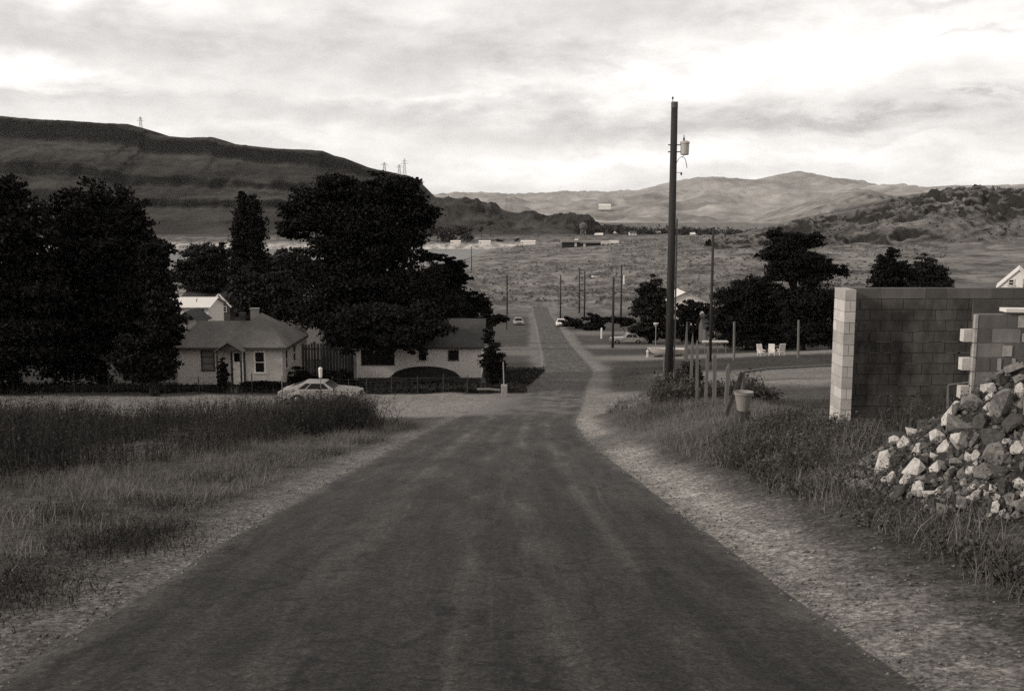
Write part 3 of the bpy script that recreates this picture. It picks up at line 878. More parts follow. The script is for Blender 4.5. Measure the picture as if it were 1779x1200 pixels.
stuff('stubble', 'sparse wiry stubble on the stony right verge', 'grass', *stems(xy, .02 + .10 * rw.random(len(xy)), .002 + .004 * rw.random(len(xy)), rw, 1.2), leaf_mat('stubble_grey', .07, .6))
# darker green tufts in the short grass
tl = []
for (u, v, ru, rv, n, hh) in [(210, 948, 80, 14, 1500, .3), (250, 925, 60, 10, 900, .26), (110, 895, 40, 12, 700, .3), (20, 1030, 50, 40, 1500, .22), (290, 880, 50, 12, 700, .25), (395, 835, 40, 12, 700, .28), (560, 790, 35, 8, 700, .24), (640, 768, 30, 6, 600, .25), (700, 745, 26, 5, 500, .25), (470, 805, 40, 10, 700, .3), (60, 985, 60, 12, 500, .18)]:
    a = rw.random(n) * 2 * np.pi; r = np.sqrt(rw.random(n))
    q = np.array([g2(u + ru * math.cos(t) * k, v + rv * math.sin(t) * k) for t, k in zip(a[:60], r[:60])])
    n = int(n * .7); q = q[rw.integers(0, 60, n)] + rw.normal(size=(n, 2)) * .30
    tl.append(stems(q, hh * .55 * (.3 + rw.random(n)), .004 + .005 * rw.random(n), rw, .7, leaves=2, leaf=.011))
stuff('grass_tufts', 'dark green tufts dotted over the dry left verge', 'grass', *join(*tl), DARKG)
# weeds right of the road
rl_ = []
for poly, n, h0, h1, lv in [
    ([g2(1052, 718), g2(1075, 700), g2(1130, 680), g2(1200, 676), g2(1285, 690), g2(1300, 730), g2(1250, 742), g2(1180, 746), g2(1110, 748)], 13000, .08, .34, 3),
    ([g2(1205, 790), g2(1270, 752), g2(1330, 735), g2(1445, 735), g2(1490, 745), g2(1530, 770), g2(1520, 850), g2(1440, 868), g2(1330, 838), g2(1260, 812)], 19000, .05, .27, 3),
    ([g2(1330, 838), g2(1440, 868), g2(1540, 850), g2(1650, 890), g2(1779, 905), g2(1900, 930), g2(1900, 1090), g2(1700, 990), g2(1560, 930), g2(1440, 885)], 16000, .02, .12, 3),
    ([g2(1290, 700), g2(1445, 690), g2(1448, 735), g2(1330, 732)], 6000, .04, .12, 2),
    ([(6.2, 15.2), (12, 15.2), (13, 17.6), (6.4, 17.6)], 5000, .2, .35, 2)]:
    xy = poly_pts(poly, n, rw)
    c = fbm(xy[:, 0] * .9, xy[:, 1] * .9, 3, 81)
    k = rw.random(n) < .38 + 2.2 * c
    xy, c = xy[k], c[k]
    rl_.append(stems(xy, (h0 + h1 * rw.random(len(xy)) ** 1.5) * (1 + 1.3 * c), .005 + .007 * rw.random(len(xy)), rw, .55, leaves=lv, leaf=.022))
xy = poly_pts([(5.6, 36.5), (9.8, 36), (10.4, 43.5), (6.2, 43.5)], 7000, rw)
c = fbm(xy[:, 0] * .9, xy[:, 1] * .9, 3, 99)
rl_.append(stems(xy, (.25 + .75 * rw.random(len(xy))) * (1 + .8 * c), .010 + .010 * rw.random(len(xy)), rw, .5, leaves=3, leaf=.06))
# weeds growing on the rubble
xy = poly_pts([(3.6, 8.8), (8.5, 8.6), (8.8, 13.4), (4.0, 13.4)], 9000, rw)
k = fbm(xy[:, 0] * 1.2, xy[:, 1] * 1.2, 3, 91) > -.12
xy = xy[k]
rl_.append(stems(xy, .03 + .15 * rw.random(len(xy)), .004 + .005 * rw.random(len(xy)), rw, .7, f=HM, leaves=3, leaf=.016))
stuff('verge_weeds', 'tangled grey weeds on the bank right of the road', 'weeds', *join(*rl_), leaf_mat('verge_weed', .062, .6))
# bleached blades mixed in on the right
xy = poly_pts([g2(1060, 725), g2(1290, 700), g2(1500, 745), g2(1779, 960), g2(1779, 1060), g2(1560, 945), g2(1400, 880), g2(1210, 800)], 36000, rw)
c = fbm(xy[:, 0] * .8, xy[:, 1] * .8, 3, 95)
xy = xy[rw.random(len(xy)) < .55 - 1.2 * c]
stuff('bleached_grass', 'thin bleached grass scattered along the right bank', 'grass', *stems(xy, .06 + .26 * rw.random(len(xy)), .003 + .005 * rw.random(len(xy)), rw, .6), DRYG)
# dark rank grass around the houses
xs_ = np.concatenate([poly_pts([(-40, 62.2), (1.0, 62.2), (.6, 66.2), (-40, 66.2)], 16000, rw), poly_pts([(-1.5, 68), (1.0, 68), (3.0, 90), (-3, 90)], 5000, rw)])
stuff('yard_grass', 'dark rank grass in front of the two pale houses', 'grass', *stems(xs_, .22 + .38 * rw.random(len(xs_)), .016 + .02 * rw.random(len(xs_)), rw, .4, leaves=1, leaf=.09), DARKG)
xs_ = poly_pts([(7.0, 68), (10, 66), (13, 80), (20, 90), (34, 91), (36, 103), (10.5, 104)], 12000, rw)
xs_ = xs_[rw.random(len(xs_)) < .5 + 1.6 * fbm(xs_[:, 0] * .25, xs_[:, 1] * .25, 3, 151)]
stuff('roadside_grass', 'dark grass on the slope below the right-hand terrace', 'grass', *stems(xs_, .05 + .12 * rw.random(len(xs_)), .016 + .016 * rw.random(len(xs_)), rw, .5), leaf_mat('slope_grass', .05, .5))
# sagebrush on the bench and hillside: squat leafy clumps
n = 11000
yb_ = 300 + 560 * rw.random(n) ** 1.15
xb_ = (rw.random(n) * 2 - .55) * (.30 * yb_)
k = (fbm(xb_ * .02, yb_ * .012, 4, 41) < .12) & (xb_ > RIV(yb_) + 4) & ((xb_ > 14) | (yb_ > 312)) & (yb_ < 885)
xb_, yb_ = xb_[k], yb_[k]
rk = .22 + .55 * rw.random(len(xb_)) ** 2.5
cen = np.stack([xb_, yb_, H(xb_, yb_) + rk * .3], 1)
pp = np.repeat(cen, 9, 0) + rw.normal(size=(len(cen) * 9, 3)) * np.repeat(rk, 9)[:, None] * np.array([.55, .55, .28])
V, F = quads_cloud(pp, np.repeat(rk, 9) * (.5 + .5 * rw.random(len(pp))), rw)
stuff('sagebrush', 'scattered dark sagebrush over the pale bench beyond the street', 'brush', V, F, leaf_mat('sage_leaf', .10, .4))
XX, YY_, ZZ_, TT_ = RIDGES['rocky_ridge']
q = rw.integers(0, XX.size, 16000)
xq_, yq_, zq_, tq_ = XX.ravel()[q], YY_.ravel()[q], ZZ_.ravel()[q], TT_.ravel()[q]
k = (fbm(xq_ * .02, yq_ * .02, 4, 141) + .7 * (tq_ - .62) + .25 * (rw.random(len(q)) - .5) > .02) & (zq_ > H(xq_, yq_)) & (tq_ < .985)
xq_, yq_, zq_ = xq_[k], yq_[k], zq_[k]
rk = .3 + .9 * rw.random(len(xq_)) ** 2.2
cen = np.stack([xq_ + rw.normal(size=len(xq_)) * .8, yq_ + rw.normal(size=len(xq_)) * .8, zq_ + rk * .2], 1)
pp = np.repeat(cen, 7, 0) + rw.normal(size=(len(cen) * 7, 3)) * np.repeat(rk, 7)[:, None] * np.array([.6, .6, .35])
V, F = quads_cloud(pp, np.repeat(rk, 7) * (.5 + .6 * rw.random(len(pp))), rw)
stuff('ridge_brush', 'dark brush and broken rock scattered over the right-hand ridge', 'brush', V, F, leaf_mat('ridge_leaf', .06, .5))
# loose stones along both verges
n = 14000
ys_ = 3 + 40 * rw.random(n) ** 1.7
e_ = np.where(rw.random(n) < .55, 2.5 + np.abs(rw.normal(size=n)) * .8, -2.5 - np.abs(rw.normal(size=n)) * .8)
xs2 = XC(ys_) + e_
r_ = .004 + .016 * rw.random(n) ** 4
c = np.stack([xs2, ys_, H(xs2, ys_) + r_ * .3], 1)
o6 = np.array([[1, 0, 0], [0, 1, 0], [-1, 0, 0], [0, -1, 0], [0, 0, .8], [0, 0, -.8]])
V = (c[:, None, :] + o6[None] * r_[:, None, None] * (.6 + .8 * rw.random((n, 6, 1)))).reshape(-1, 3)
t8 = np.array([[0, 1, 4], [1, 2, 4], [2, 3, 4], [3, 0, 4], [1, 0, 5], [2, 1, 5], [3, 2, 5], [0, 3, 5]])
F = (np.arange(n)[:, None, None] * 6 + t8[None]).reshape(-1, 3)
stuff('gravel', 'loose gravel stones along the road edges', 'gravel', V, F, mat('pebble', .13, .9, .2, 20, isl=.6))

# ------------------------------------------------------------------ materials for built things
PAINT = siding_mat('weathered_siding', .56)
PAINT2 = siding_mat('pale_siding', .68, .16)
WHITE = mat('white_paint', .68, .6, .12, 4)
TRIM = mat('trim_paint', .50, .7, .2, 6)
DTRIM = mat('dark_trim', .04, .7, .2, 6)
GLASS = mat('window_glass', .010, .2, .1, 2, spec=.15)
CURTAIN = mat('curtain', .16, .9, .35, 5, stretch=(3, 1, .5))
ROOF = shingle_mat('worn_shingle', .095)
ROOFD = shingle_mat('dark_shingle', .035)
ROOFB = shingle_mat('brown_shingle', .06)
CONC = mat('concrete', .26, .9, .25, 5, bump=.4)
FOUND = mat('foundation', .05, .95, .3, 5)
WOODP = mat('creosote_pole', .028, .85, .45, 5, bump=.6, stretch=(3, 3, .2))
WOODG = mat('grey_wood', .14, .9, .35, 5, bump=.6, stretch=(3, 3, .3))
WOODD = mat('dark_wood', .045, .9, .4, 5, stretch=(3, 3, .3))
STEEL = mat('grey_steel', .35, .45, .12, 6, metal=.3)
DARKM = mat('dark_metal', .03, .5, .2, 8)
RUBBER = mat('rubber', .015, .8, .2, 10)
CHROME = mat('chrome', .22, .45, .1, 10, metal=.4)

def window(parent, x0, x1, z0, z1, y, face='y', s=-1, pane=GLASS, frame=TRIM, bars=1, fw=.08):
    """frame (part) + pane (sub-part) on a wall plane; s = outward sign along the face axis"""
    m = MB(); d = .05
    def bx(a0, a1, b0, b1, o0, o1, mb):
        lo, hi = sorted((y + s * o0, y + s * o1))
        if face == 'y': mb.b2(a0, a1, lo, hi, b0, b1)
        else: mb.b2(lo, hi, a0, a1, b0, b1)
    bx(x0 - fw, x0, z0, z1, .003, d, m); bx(x1, x1 + fw, z0, z1, .003, d, m)
    bx(x0 - fw, x1 + fw, z1, z1 + fw, .003, d, m); bx(x0 - fw - .03, x1 + fw + .03, z0 - fw, z0, .003, d + .03, m)
    for k in range(bars):
        zz = z0 + (z1 - z0) * (k + 1) / (bars + 1)
        bx(x0, x1, zz - .025, zz + .025, .016, .04, m)
    w = m.build('window', frame, parent)
    p = MB(); bx(x0, x1, z0, z1, .004, .014, p)
    p.build('pane', pane, w)
    return w

def roof_sheet(mb, pts, t=.07):
    """roof slab from a polygon lying on a slope"""
    P = [Vector(p) for p in pts]
    n = (P[1] - P[0]).cross(P[2] - P[0]).normalized()
    if n.z < 0: n = -n; P = P[::-1]
    i = len(mb.v); k = len(P)
    mb.v += [tuple(p) for p in P] + [tuple(p - Vector((0, 0, t))) for p in P]
    mb.f.append(tuple(range(i, i + k))); mb.f.append(tuple(reversed(range(i + k, i + 2 * k))))
    for j in range(k):
        j2 = (j + 1) % k
        mb.f.append((i + j, i + k + j, i + k + j2, i + j2))

def gable_house(name, label, loc, w, d, h, rise, wall, roof, axis='x', rz=0, over=.35, wins=(), door=None, group=None, barge=None, chim=None, base=.0, cat='house'):
    """axis = direction of the ridge; origin at the front-left ground corner"""
    t = thing(name, label, cat, loc, rz, group)
    m = MB(); r = MB()
    if axis == 'x':
        m.prism([(0, base), (d, base), (d, h), (d / 2, h + rise), (0, h)], 0, w, 'x')
        k = rise / (d / 2)
        for s in (0, 1):
            ye = -over if s == 0 else d + over
            roof_sheet(r, [(-over, ye, h - k * over + .08), (w + over, ye, h - k * over + .08), (w + over, d / 2, h + rise + .08), (-over, d / 2, h + rise + .08)])
    else:
        m.prism([(0, base), (w, base), (w, h), (w / 2, h + rise), (0, h)], 0, d, 'y')
        k = rise / (w / 2)
        for s in (0, 1):
            xe = -over if s == 0 else w + over
            roof_sheet(r, [(xe, -over, h - k * over + .08), (xe, d + over, h - k * over + .08), (w / 2, d + over, h + rise + .08), (w / 2, -over, h + rise + .08)])
    m.build('wall', wall, t)
    ro = r.build('roof', roof, t)
    if barge:
        bm_ = MB()
        if axis == 'y':
            for xe, sgn in ((-over, 1), (w + over, -1)):
                a = Vector((xe, -over - .03, h - k * over + .02)); b_ = Vector((w / 2, -over - .03, h + rise + .02))
                dd = b_ - a
                bm_.box((a + b_) / 2, (dd.length, .05, .2), Matrix.Rotation(-math.atan2(dd.z, dd.x), 3, 'Y'))
        bm_.build('bargeboard', barge, t)
    if chim:
        cx, cy, cz = chim
        MB().b2(cx - .25, cx + .25, cy - .25, cy + .25, h, cz).build('chimney', CONC, ro)
    for q in wins: window(t, *q)
    if door:
        x0, x1, z0, z1 = door
        dm = MB().b2(x0, x1, -.06, -.004, z0, z1).build('door', DTRIM, t)
    return t

# ------------------------------------------------------------------ pale bungalow with hipped roof
D1 = 64.0; S1 = D1 / FPX * 1.01
x1 = pix(310, 668, D1)[0]; z1g = float(H(x1 + 4, D1))
zb = pix(310, 668, D1)[2] - z1g; ze = pix(310, 602, D1)[2] - z1g
h1 = thing('bungalow', 'pale clapboard bungalow with hipped roof and small porch gable', 'house', (x1, D1, z1g))
X = lambda u: pix(u, 630, D1)[0] - x1
Z = lambda v: pix(400, v, D1)[2] - z1g
W1 = X(490); DP = 5.9
MB().b2(0, W1, 0, DP, zb, ze).build('wall', PAINT, h1)
MB().b2(.04, W1 - .04, .05, DP - .05, -.3, zb).build('foundation', FOUND, h1)
MB().b2(-.02, .09, -.025, -.003, zb, ze).build('corner_board', TRIM, h1)
MB().b2(W1 - .09, W1 + .025, -.025, -.003, zb, ze).b2(W1 + .003, W1 + .025, -.003, .1, zb, ze).build('corner_board', TRIM, h1)
ov = .42
zr = pix(400, 557, D1 + 3)[2] - z1g
zp = pix(455, 543, D1 + 3)[2] - z1g
xp = pix(455, 543, D1 + 3)[0] - x1
xr0 = pix(347, 557, D1 + 3)[0] - x1
rm_ = MB()
roof_sheet(rm_, [(-ov, -ov, ze), (xp, -ov, ze), (xp, DP / 2, zr), (xr0, DP / 2, zr)])
roof_sheet(rm_, [(-ov, DP + ov, ze), (xp, DP + ov, ze), (xp, DP / 2, zr), (xr0, DP / 2, zr)])
roof_sheet(rm_, [(-ov, -ov, ze), (-ov, DP + ov, ze), (xr0, DP / 2, zr)])
xq = 2 * xp - (W1 + ov)
for q in ([(xq, -ov - .02, ze + .01), (W1 + ov, -ov - .02, ze + .01)], [(W1 + ov, -ov - .02, ze + .01), (W1 + ov, DP + ov, ze + .01)],
          [(W1 + ov, DP + ov, ze + .01), (xq, DP + ov, ze + .01)], [(xq, DP + ov, ze + .01), (xq, -ov - .02, ze + .01)]):
    roof_sheet(rm_, q + [(xp, DP / 2, zp)])
r1 = rm_.build('roof', ROOF, h1)
fb = MB()
fb.b2(-ov, W1 + ov, -ov - .06, -ov - .025, ze - .17, ze - .02); fb.b2(W1 + ov + .003, W1 + ov + .04, -ov, DP + ov, ze - .17, ze - .02)
fb.b2(-ov, W1 + ov, -ov, -.01, ze - .10, ze - .075)
fb.build('fascia', DTRIM, h1)
c1 = MB(); cx = X(422); c1.b2(cx - .24, cx + .24, DP / 2 + .2, DP / 2 + .68, zr - .5, pix(422, 538, D1 + 3)[2] - z1g)
c1.b2(cx - .29, cx + .29, DP / 2 + .15, DP / 2 + .73, pix(422, 538, D1 + 3)[2] - z1g, pix(422, 536, D1 + 3)[2] - z1g)
c1.build('chimney', CONC, r1)
c2 = MB(); cx = X(400); c2.b2(cx - .2, cx + .2, DP / 2 + .2, DP / 2 + .6, zr - .5, pix(400, 544, D1 + 3)[2] - z1g)
c2.build('chimney', FOUND, r1)
window(h1, X(352), X(371), Z(642), Z(609), 0, pane=CURTAIN, frame=DTRIM, bars=2)
window(h1, X(444), X(459), Z(646), Z(612), 0, frame=WHITE, bars=1, fw=.11)
window(h1, .9, 1.5, Z(644), Z(612), W1, 'x', 1, bars=1)
window(h1, 3.2, 3.9, Z(640), Z(612), W1, 'x', 1, bars=1)
dr = MB().b2(X(405), X(423), -.06, -.004, zb + .02, Z(611)).build('door', WHITE, h1)
dp_ = MB().b2(X(407.5), X(420.5), -.075, -.062, Z(628), Z(613)).build('door_pane', GLASS, dr)
MB().lathe([(0, -.10), (.03, -.09), (.03, -.062)], 8, (X(407), 0, Z(641)), 'y').build('handle', DARKM, dr)
dt = MB(); dt.b2(X(403) - .06, X(405) - .01, -.05, -.003, zb, Z(609)); dt.b2(X(423) + .01, X(425) + .06, -.05, -.003, zb, Z(609)); dt.b2(X(403) - .06, X(425) + .06, -.05, -.003, Z(610), Z(607))
dt.build('door_frame', DTRIM, h1)
pg = MB()
xl, xm, xr = X(381), X(406), X(432); zt = Z(590); zl = Z(606); yf = -1.25
roof_sheet(pg, [(xl, yf, zl), (xm, yf, zt), (xm, .9, zt), (xl, .9, zl)])
roof_sheet(pg, [(xr, yf, zl), (xm, yf, zt), (xm, .9, zt), (xr, .9, zl)])
pg.build('porch_roof', ROOF, h1)
pf = MB(); pf.prism([(xl + .3, zl + .02), (xr - .3, zl + .02), (xm, zt - .14)], yf + .12, yf + .17)
pf.build('porch_gable', DTRIM, h1)
for xx in (xl + .2, xr - .2):
    MB().b2(xx - .05, xx + .05, yf + .1, yf + .2, -.05, zl).build('porch_post', DTRIM, h1)
st = MB(); st.b2(X(400), X(430), -1.4, -.01, -.2, zb - .12); st.b2(X(402), X(428), -1.75, -1.405, -.2, zb - .3)
st.build('porch_step', CONC, h1)

# ------------------------------------------------------------------ pale low cottage under the great tree
D2 = 67.0
x2 = pix(620, 655, D2)[0]; z2g = float(H(x2 + 4, D2))
X2 = lambda u: pix(u, 630, D2)[0] - x2
Z2 = lambda v: pix(730, v, D2)[2] - z2g
h2 = thing('cottage', 'long low pale clapboard cottage with dark roof under the great tree', 'house', (x2, D2, z2g))
W2 = X2(836); DP2 = 6.4; e2 = Z2(602)
MB().b2(0, W2, 0, DP2, Z2(656), e2).build('wall', PAINT2, h2)
MB().b2(.04, W2 - .04, .06, DP2 - .06, -.4, Z2(656)).build('foundation', FOUND, h2)
zr2 = pix(800, 553, D2 + DP2 / 2)[2] - z2g
r2 = MB()
for ye in (-.35, DP2 + .35):
    roof_sheet(r2, [(-.3, ye, e2 - .02), (W2 + .25, ye, e2 - .02), (W2 + .25, DP2 / 2, zr2), (-.3, DP2 / 2, zr2)], .09)
r2.build('roof', ROOFD, h2)
for xx in (.002, W2 - .052): MB().prism([(0.02, e2), (DP2 - .02, e2), (DP2 / 2, zr2 - .2)], xx, xx + .05, 'x').build('gable_end', PAINT2, h2)
window(h2, X2(629), X2(684), Z2(633), Z2(609), 0, frame=DTRIM, bars=0, fw=.06)
window(h2, X2(728), X2(741), Z2(626), Z2(609), 0, frame=TRIM, bars=0, fw=.07)
window(h2, X2(780), X2(796), Z2(625), Z2(609), 0, frame=DTRIM, bars=0, fw=.05)

# upturned rowboat in front of the cottage, resting on two trestles
def hull(L, Wd, dep, bow=True, n=22, rings=9, shear=.12, transom=.55):
    V = []; Fq = []
    for i in range(n):
        t = i / (n - 1)
        wsh = math.sin(math.pi * (transom * .5 + (1 - transom * .5) * t)) ** .75 if t < .999 else 0.0
        zk = dep * (1 - (.10 + .9 * max(0, (t - .6) / .4) ** 2.2 * .55))
        for j in range(rings):
            a = -1 + 2 * j / (rings - 1)
            y = a * Wd / 2 * wsh
            zz = -zk * (1 - abs(a) ** 2.6) + shear * (t - .3) ** 2
            V.append((L * t - L / 2, y, zz))
    for i in range(n - 1):
        for j in range(rings - 1):
            q = i * rings + j
            Fq.append((q, q + 1, q + rings + 1, q + rings))
    Fq.append(tuple(range(rings)))
    mb = MB(); mb.v = V; mb.f = Fq
    return mb
bl = pix(739, 655, 65.0)
ub = thing('rowboat', 'dark upturned rowboat lying keel up before the pale cottage', 'boat', (bl[0], 65.0, bl[2]))
mb = MB(); L = 4.7
nx_, nr_ = 25, 9
for i in range(nx_):
    t = i / (nx_ - 1); k = max(0.0, 1 - abs(2 * t - 1) ** 2.3)
    for j in range(nr_):
        a = math.pi * j / (nr_ - 1)
        mb.v.append((L * (t - .5), -.62 * math.cos(a) * k ** .7, .02 + .66 * math.sin(a) ** .8 * (k ** .8)))
for i in range(nx_ - 1):
    for j in range(nr_ - 1):
        q = i * nr_ + j; mb.f.append((q, q + 1, q + nr_ + 1, q + nr_))
mb.build('hull', mat('dark_hull', .010, .8, .3, 5, spec=.05), ub, True)
kb = MB(); kb.tube([(L * (t - .5), 0, .05 + .66 * max(0, 1 - abs(2 * t - 1) ** 2.3) ** .8) for t in np.linspace(.06, .94, 14)], .03, 6)
kb.build('keel', DTRIM, ub)
gw = MB()
for s in (-1, 1): gw.tube([(L * (t - .5), s * .63 * max(0, 1 - abs(2 * t - 1) ** 2.3) ** .7, .02) for t in np.linspace(0, 1, 16)], .03, 6)
gw.build('gunwale', DTRIM, ub)
for k, lb in ((-1.2, 'low dark trestle under the left end of the upturned rowboat'), (1.2, 'low dark trestle under the right end of the upturned rowboat')):
    gz = float(H(bl[0] + k, 65.0)); hh = bl[2] - gz
    tr_ = thing('trestle', lb, 'trestle', (bl[0] + k, 65.0, gz), 0, 'trestles under the rowboat')
    MB().box((0, 0, hh - .05), (.1, 1.2, .08)).build('beam', WOODD, tr_)
    for sx in (-1, 1):
        for sy in (-1, 1):
            MB().tube([(sx * .2, sy * .5, -.03), (sx * .03, sy * .45, hh - .09)], .03, 6).build('leg', WOODD, tr_)

# ------------------------------------------------------------------ houses further back
def hz(u, v, D): p = pix(u, v, D); return p
p = hz(262, 560, 112)
x0 = pix(268, 545, 112)[0]; w0 = pix(362, 545, 112)[0] - x0; g0 = float(H(x0 + 3, 112))
gable_house('white_house', 'bright white house with pale roof behind the bungalow roof', (x0, 112, g0), w0, 6, pix(350, 533, 112)[2] - g0, pix(340, 517, 115)[2] - pix(350, 533, 112)[2], WHITE, mat('pale_roof', .62, .6, .15, 3, stretch=(4, 1, 1)), 'x', 0,
            wins=[(w0 - .95, w0 - .5, pix(350, 546, 112)[2] - g0, pix(350, 537, 112)[2] - g0, 0), (w0 - 2.0, w0 - 1.55, pix(350, 546, 112)[2] - g0, pix(350, 538, 112)[2] - g0, 0)], chim=(1.2, 3.6, pix(330, 511, 115)[2] - g0), group='houses in the trees behind the bungalow')
x0 = pix(365, 530, 124)[0]; w0 = pix(399, 530, 124)[0] - x0; g0 = float(H(x0 + 2, 124))
gable_house('brown_bungalow', 'small brown bungalow with white bargeboards right of the white house', (x0, 124, g0), w0, 7, pix(380, 529, 124)[2] - g0, pix(380, 511, 124)[2] - pix(380, 529, 124)[2], mat('brown_wall', .06, .85, .2, 3), ROOFB, 'y', 0, over=.3, barge=WHITE,
            wins=[(.5, 1.0, pix(380, 541, 124)[2] - g0, pix(380, 533, 124)[2] - g0, 0), (1.5, 2.0, pix(380, 541, 124)[2] - g0, pix(380, 533, 124)[2] - g0, 0)], group='houses in the trees behind the bungalow')
x0 = pix(318, 520, 136)[0]; w0 = pix(384, 520, 136)[0] - x0; g0 = float(H(x0 + 2, 136))
gable_house('grey_house', 'grey roofed house behind the white house', (x0, 136, g0), w0, 7, pix(350, 517, 136)[2] - g0, pix(350, 503, 139)[2] - pix(350, 517, 136)[2], mat('tan_wall', .2, .85, .2, 3), ROOFB, 'x', 0, wins=[(1, 1.6, 1.2, 2.4, 0)],
            chim=(w0 - 1.2, 3.5, pix(376, 500, 139)[2] - g0), group='houses in the trees behind the bungalow')
x0 = pix(305, 545, 98)[0]; w0 = pix(342, 545, 98)[0] - x0; g0 = float(H(x0 + 1, 98))
gable_house('shed', 'small dark roofed shed just behind the left end of the bungalow', (x0, 98, g0), w0, 3.5, pix(320, 556, 98)[2] - g0, pix(320, 542, 98)[2] - pix(320, 556, 98)[2], mat('tan_wall', .2, .85, .2, 3), ROOFD, 'y', 0, wins=[(.5, .9, 1.0, 1.7, 0)], cat='shed')
x0 = pix(532, 565, 92)[0]; w0 = pix(556, 565, 92)[0] - x0; g0 = float(H(x0, 92))
gable_house('shed', 'little pale roofed shed peeping through leaves left of the great tree', (x0, 92, g0), w0, 3, pix(545, 560, 92)[2] - g0, pix(545, 552, 92)[2] - pix(545, 560, 92)[2], mat('tan_wall', .2, .85, .2, 3), mat('pale_roof', .62, .6, .15, 3), 'y', 0, over=.2, cat='shed')
x0 = pix(1144, 520, 172)[0]; w0 = 2 * (pix(1190, 520, 172)[0] - x0); g0 = float(H(x0 + 2, 172))
gable_house('white_house', 'white gabled house half hidden behind the round tree right of the tall pole', (x0, 172, g0), w0, 8, pix(1200, 530, 172)[2] - g0, pix(1200, 508, 172)[2] - pix(1200, 530, 172)[2], WHITE, mat('pale_roof', .62, .6, .15, 3), 'y', 0,
            wins=[(1.6, 2.4, 2, 3.2, 0), (w0 - 2.4, w0 - 1.6, 2, 3.2, 0)])
x0 = pix(1733, 498, 66)[0]; w0 = 2 * (pix(1765, 498, 66)[0] - x0); g0 = float(H(x0 + 1, 66))
gable_house('white_house', 'white gabled house end showing over the block wall at the right edge', (x0, 66, g0), w0, 5, pix(1740, 500, 66)[2] - g0, pix(1765, 468, 66)[2] - pix(1740, 500, 66)[2], WHITE, mat('pale_roof', .62, .6, .15, 3), 'y', R(-27), over=.12,
            wins=[(w0 * .5 - .55, w0 * .5 - .3, pix(1760, 494, 66)[2] - g0, pix(1760, 486, 66)[2] - g0, 0), (w0 * .5 + .3, w0 * .5 + .6, pix(1760, 498, 66)[2] - g0, pix(1760, 484, 66)[2] - g0, 0)])
# low dark house glimpsed under the right-hand trees
x0 = pix(1225, 590, 142)[0]; g0 = float(H(x0 + 2, 142))
gable_house('grey_house', 'low shadowed grey house under the wide tree behind the second pole', (x0, 142, g0), 5.5, 5, 2.6, 1.6, mat('grey_wall', .11, .85, .2, 3), ROOFD, 'x', 0, wins=[(.6, 1.3, 1.0, 2.0, 0), (2.4, 3.4, 1.0, 2.0, 0)])  # plain dark grey wall

# far bench: long low building, lattice mast, shore sheds, town
D = 700.0
x0 = pix(977, 430, D)[0]; w0 = pix(1043, 430, D)[0] - x0; g0 = float(H(x0 + 12, D))
t = thing('long_building', 'long low dark building with pale flat roof on the far bench', 'building', (x0, D, g0))
hz_ = pix(1000, 421, D)[2] - g0; ht = pix(1000, 417.5, D)[2] - g0
MB().b2(0, w0, 0, 12, -1, hz_).build('wall', mat('dark_block', .02, .9, .2, .5), t)
mb = MB(); mb.b2(-.8, w0 * .47, -1, 13, hz_, ht); mb.b2(w0 * .47, w0 + .8, -1, 13, hz_ - .4, ht - .5)
rf_ = mb.build('roof', mat('gravel_roof', .22, .9, .2, .5), t)
MB().b2(w0 * .34, w0 * .42, 3, 6, ht, ht + 1.0).build('roof_vent', WHITE, rf_)
for k in (.32, .55): 
    MB().b2(w0 * k, w0 * k + 1.6, -.12, -.01, .2, 3).build('door', TRIM, t)
for k, lb in ((1052, 'pale trailer parked by the long low building'), (1067, 'pale truck parked furthest right of the long low building')):
    q = pix(k, 430, D); gz = float(H(q[0], D))
    v = thing('trailer', lb, 'trailer', (q[0], D, gz), 0, 'vehicles by the far building')
    MB().b2(-3.4, 3.0, -1.2, 1.2, .7, 2.9).build('body', TRIM if k == 1052 else WHITE, v, bevel=.1)
    for sx in (-1.8, 1.8):
        MB().lathe([(0, -1.25), (.5, -1.25), (.5, 1.25), (0, 1.25)], 12, (sx, 0, .5), 'y').build('wheel', RUBBER, v)

def lattice(name, label, base, h, w0, w1, r, arms=(), group=None, cat='pylon', m=None):
    t = thing(name, label, cat, base, 0, group)
    mb = MB(); n = max(4, int(h / (w0 * 1.1)))
    def c(k, sx, sy):
        f = k / n; w = (w0 * (1 - f) + w1 * f) / 2
        return (sx * w, sy * w, h * f)
    C4 = ((-1, -1), (1, -1), (1, 1), (-1, 1))
    for sx, sy in C4: mb.tube([c(0, sx, sy), c(n, sx, sy)], r, 4)
    for k in range(n):
        for i in range(4):
            a, b_ = C4[i], C4[(i + 1) % 4]
            mb.tube([c(k, *a), c(k + 1, *b_)], r * .7, 4); mb.tube([c(k, *b_), c(k + 1, *a)], r * .7, 4)
            mb.tube([c(k + 1, *a), c(k + 1, *b_)], r * .7, 4)
    mb.build('frame', m or DARKM, t)
    for zf, L_ in arms:
        a = MB(); z = h * zf
        a.tube([(-L_, 0, z), (L_, 0, z)], r, 4); a.tube([(-L_, 0, z), (0, 0, z + .06 * h), (L_, 0, z)], r * .7, 4)
        a.build('cross_arm', m or DARKM, t)
    return t
PYL = mat('pylon_steel', .16, .6, .1, 5)
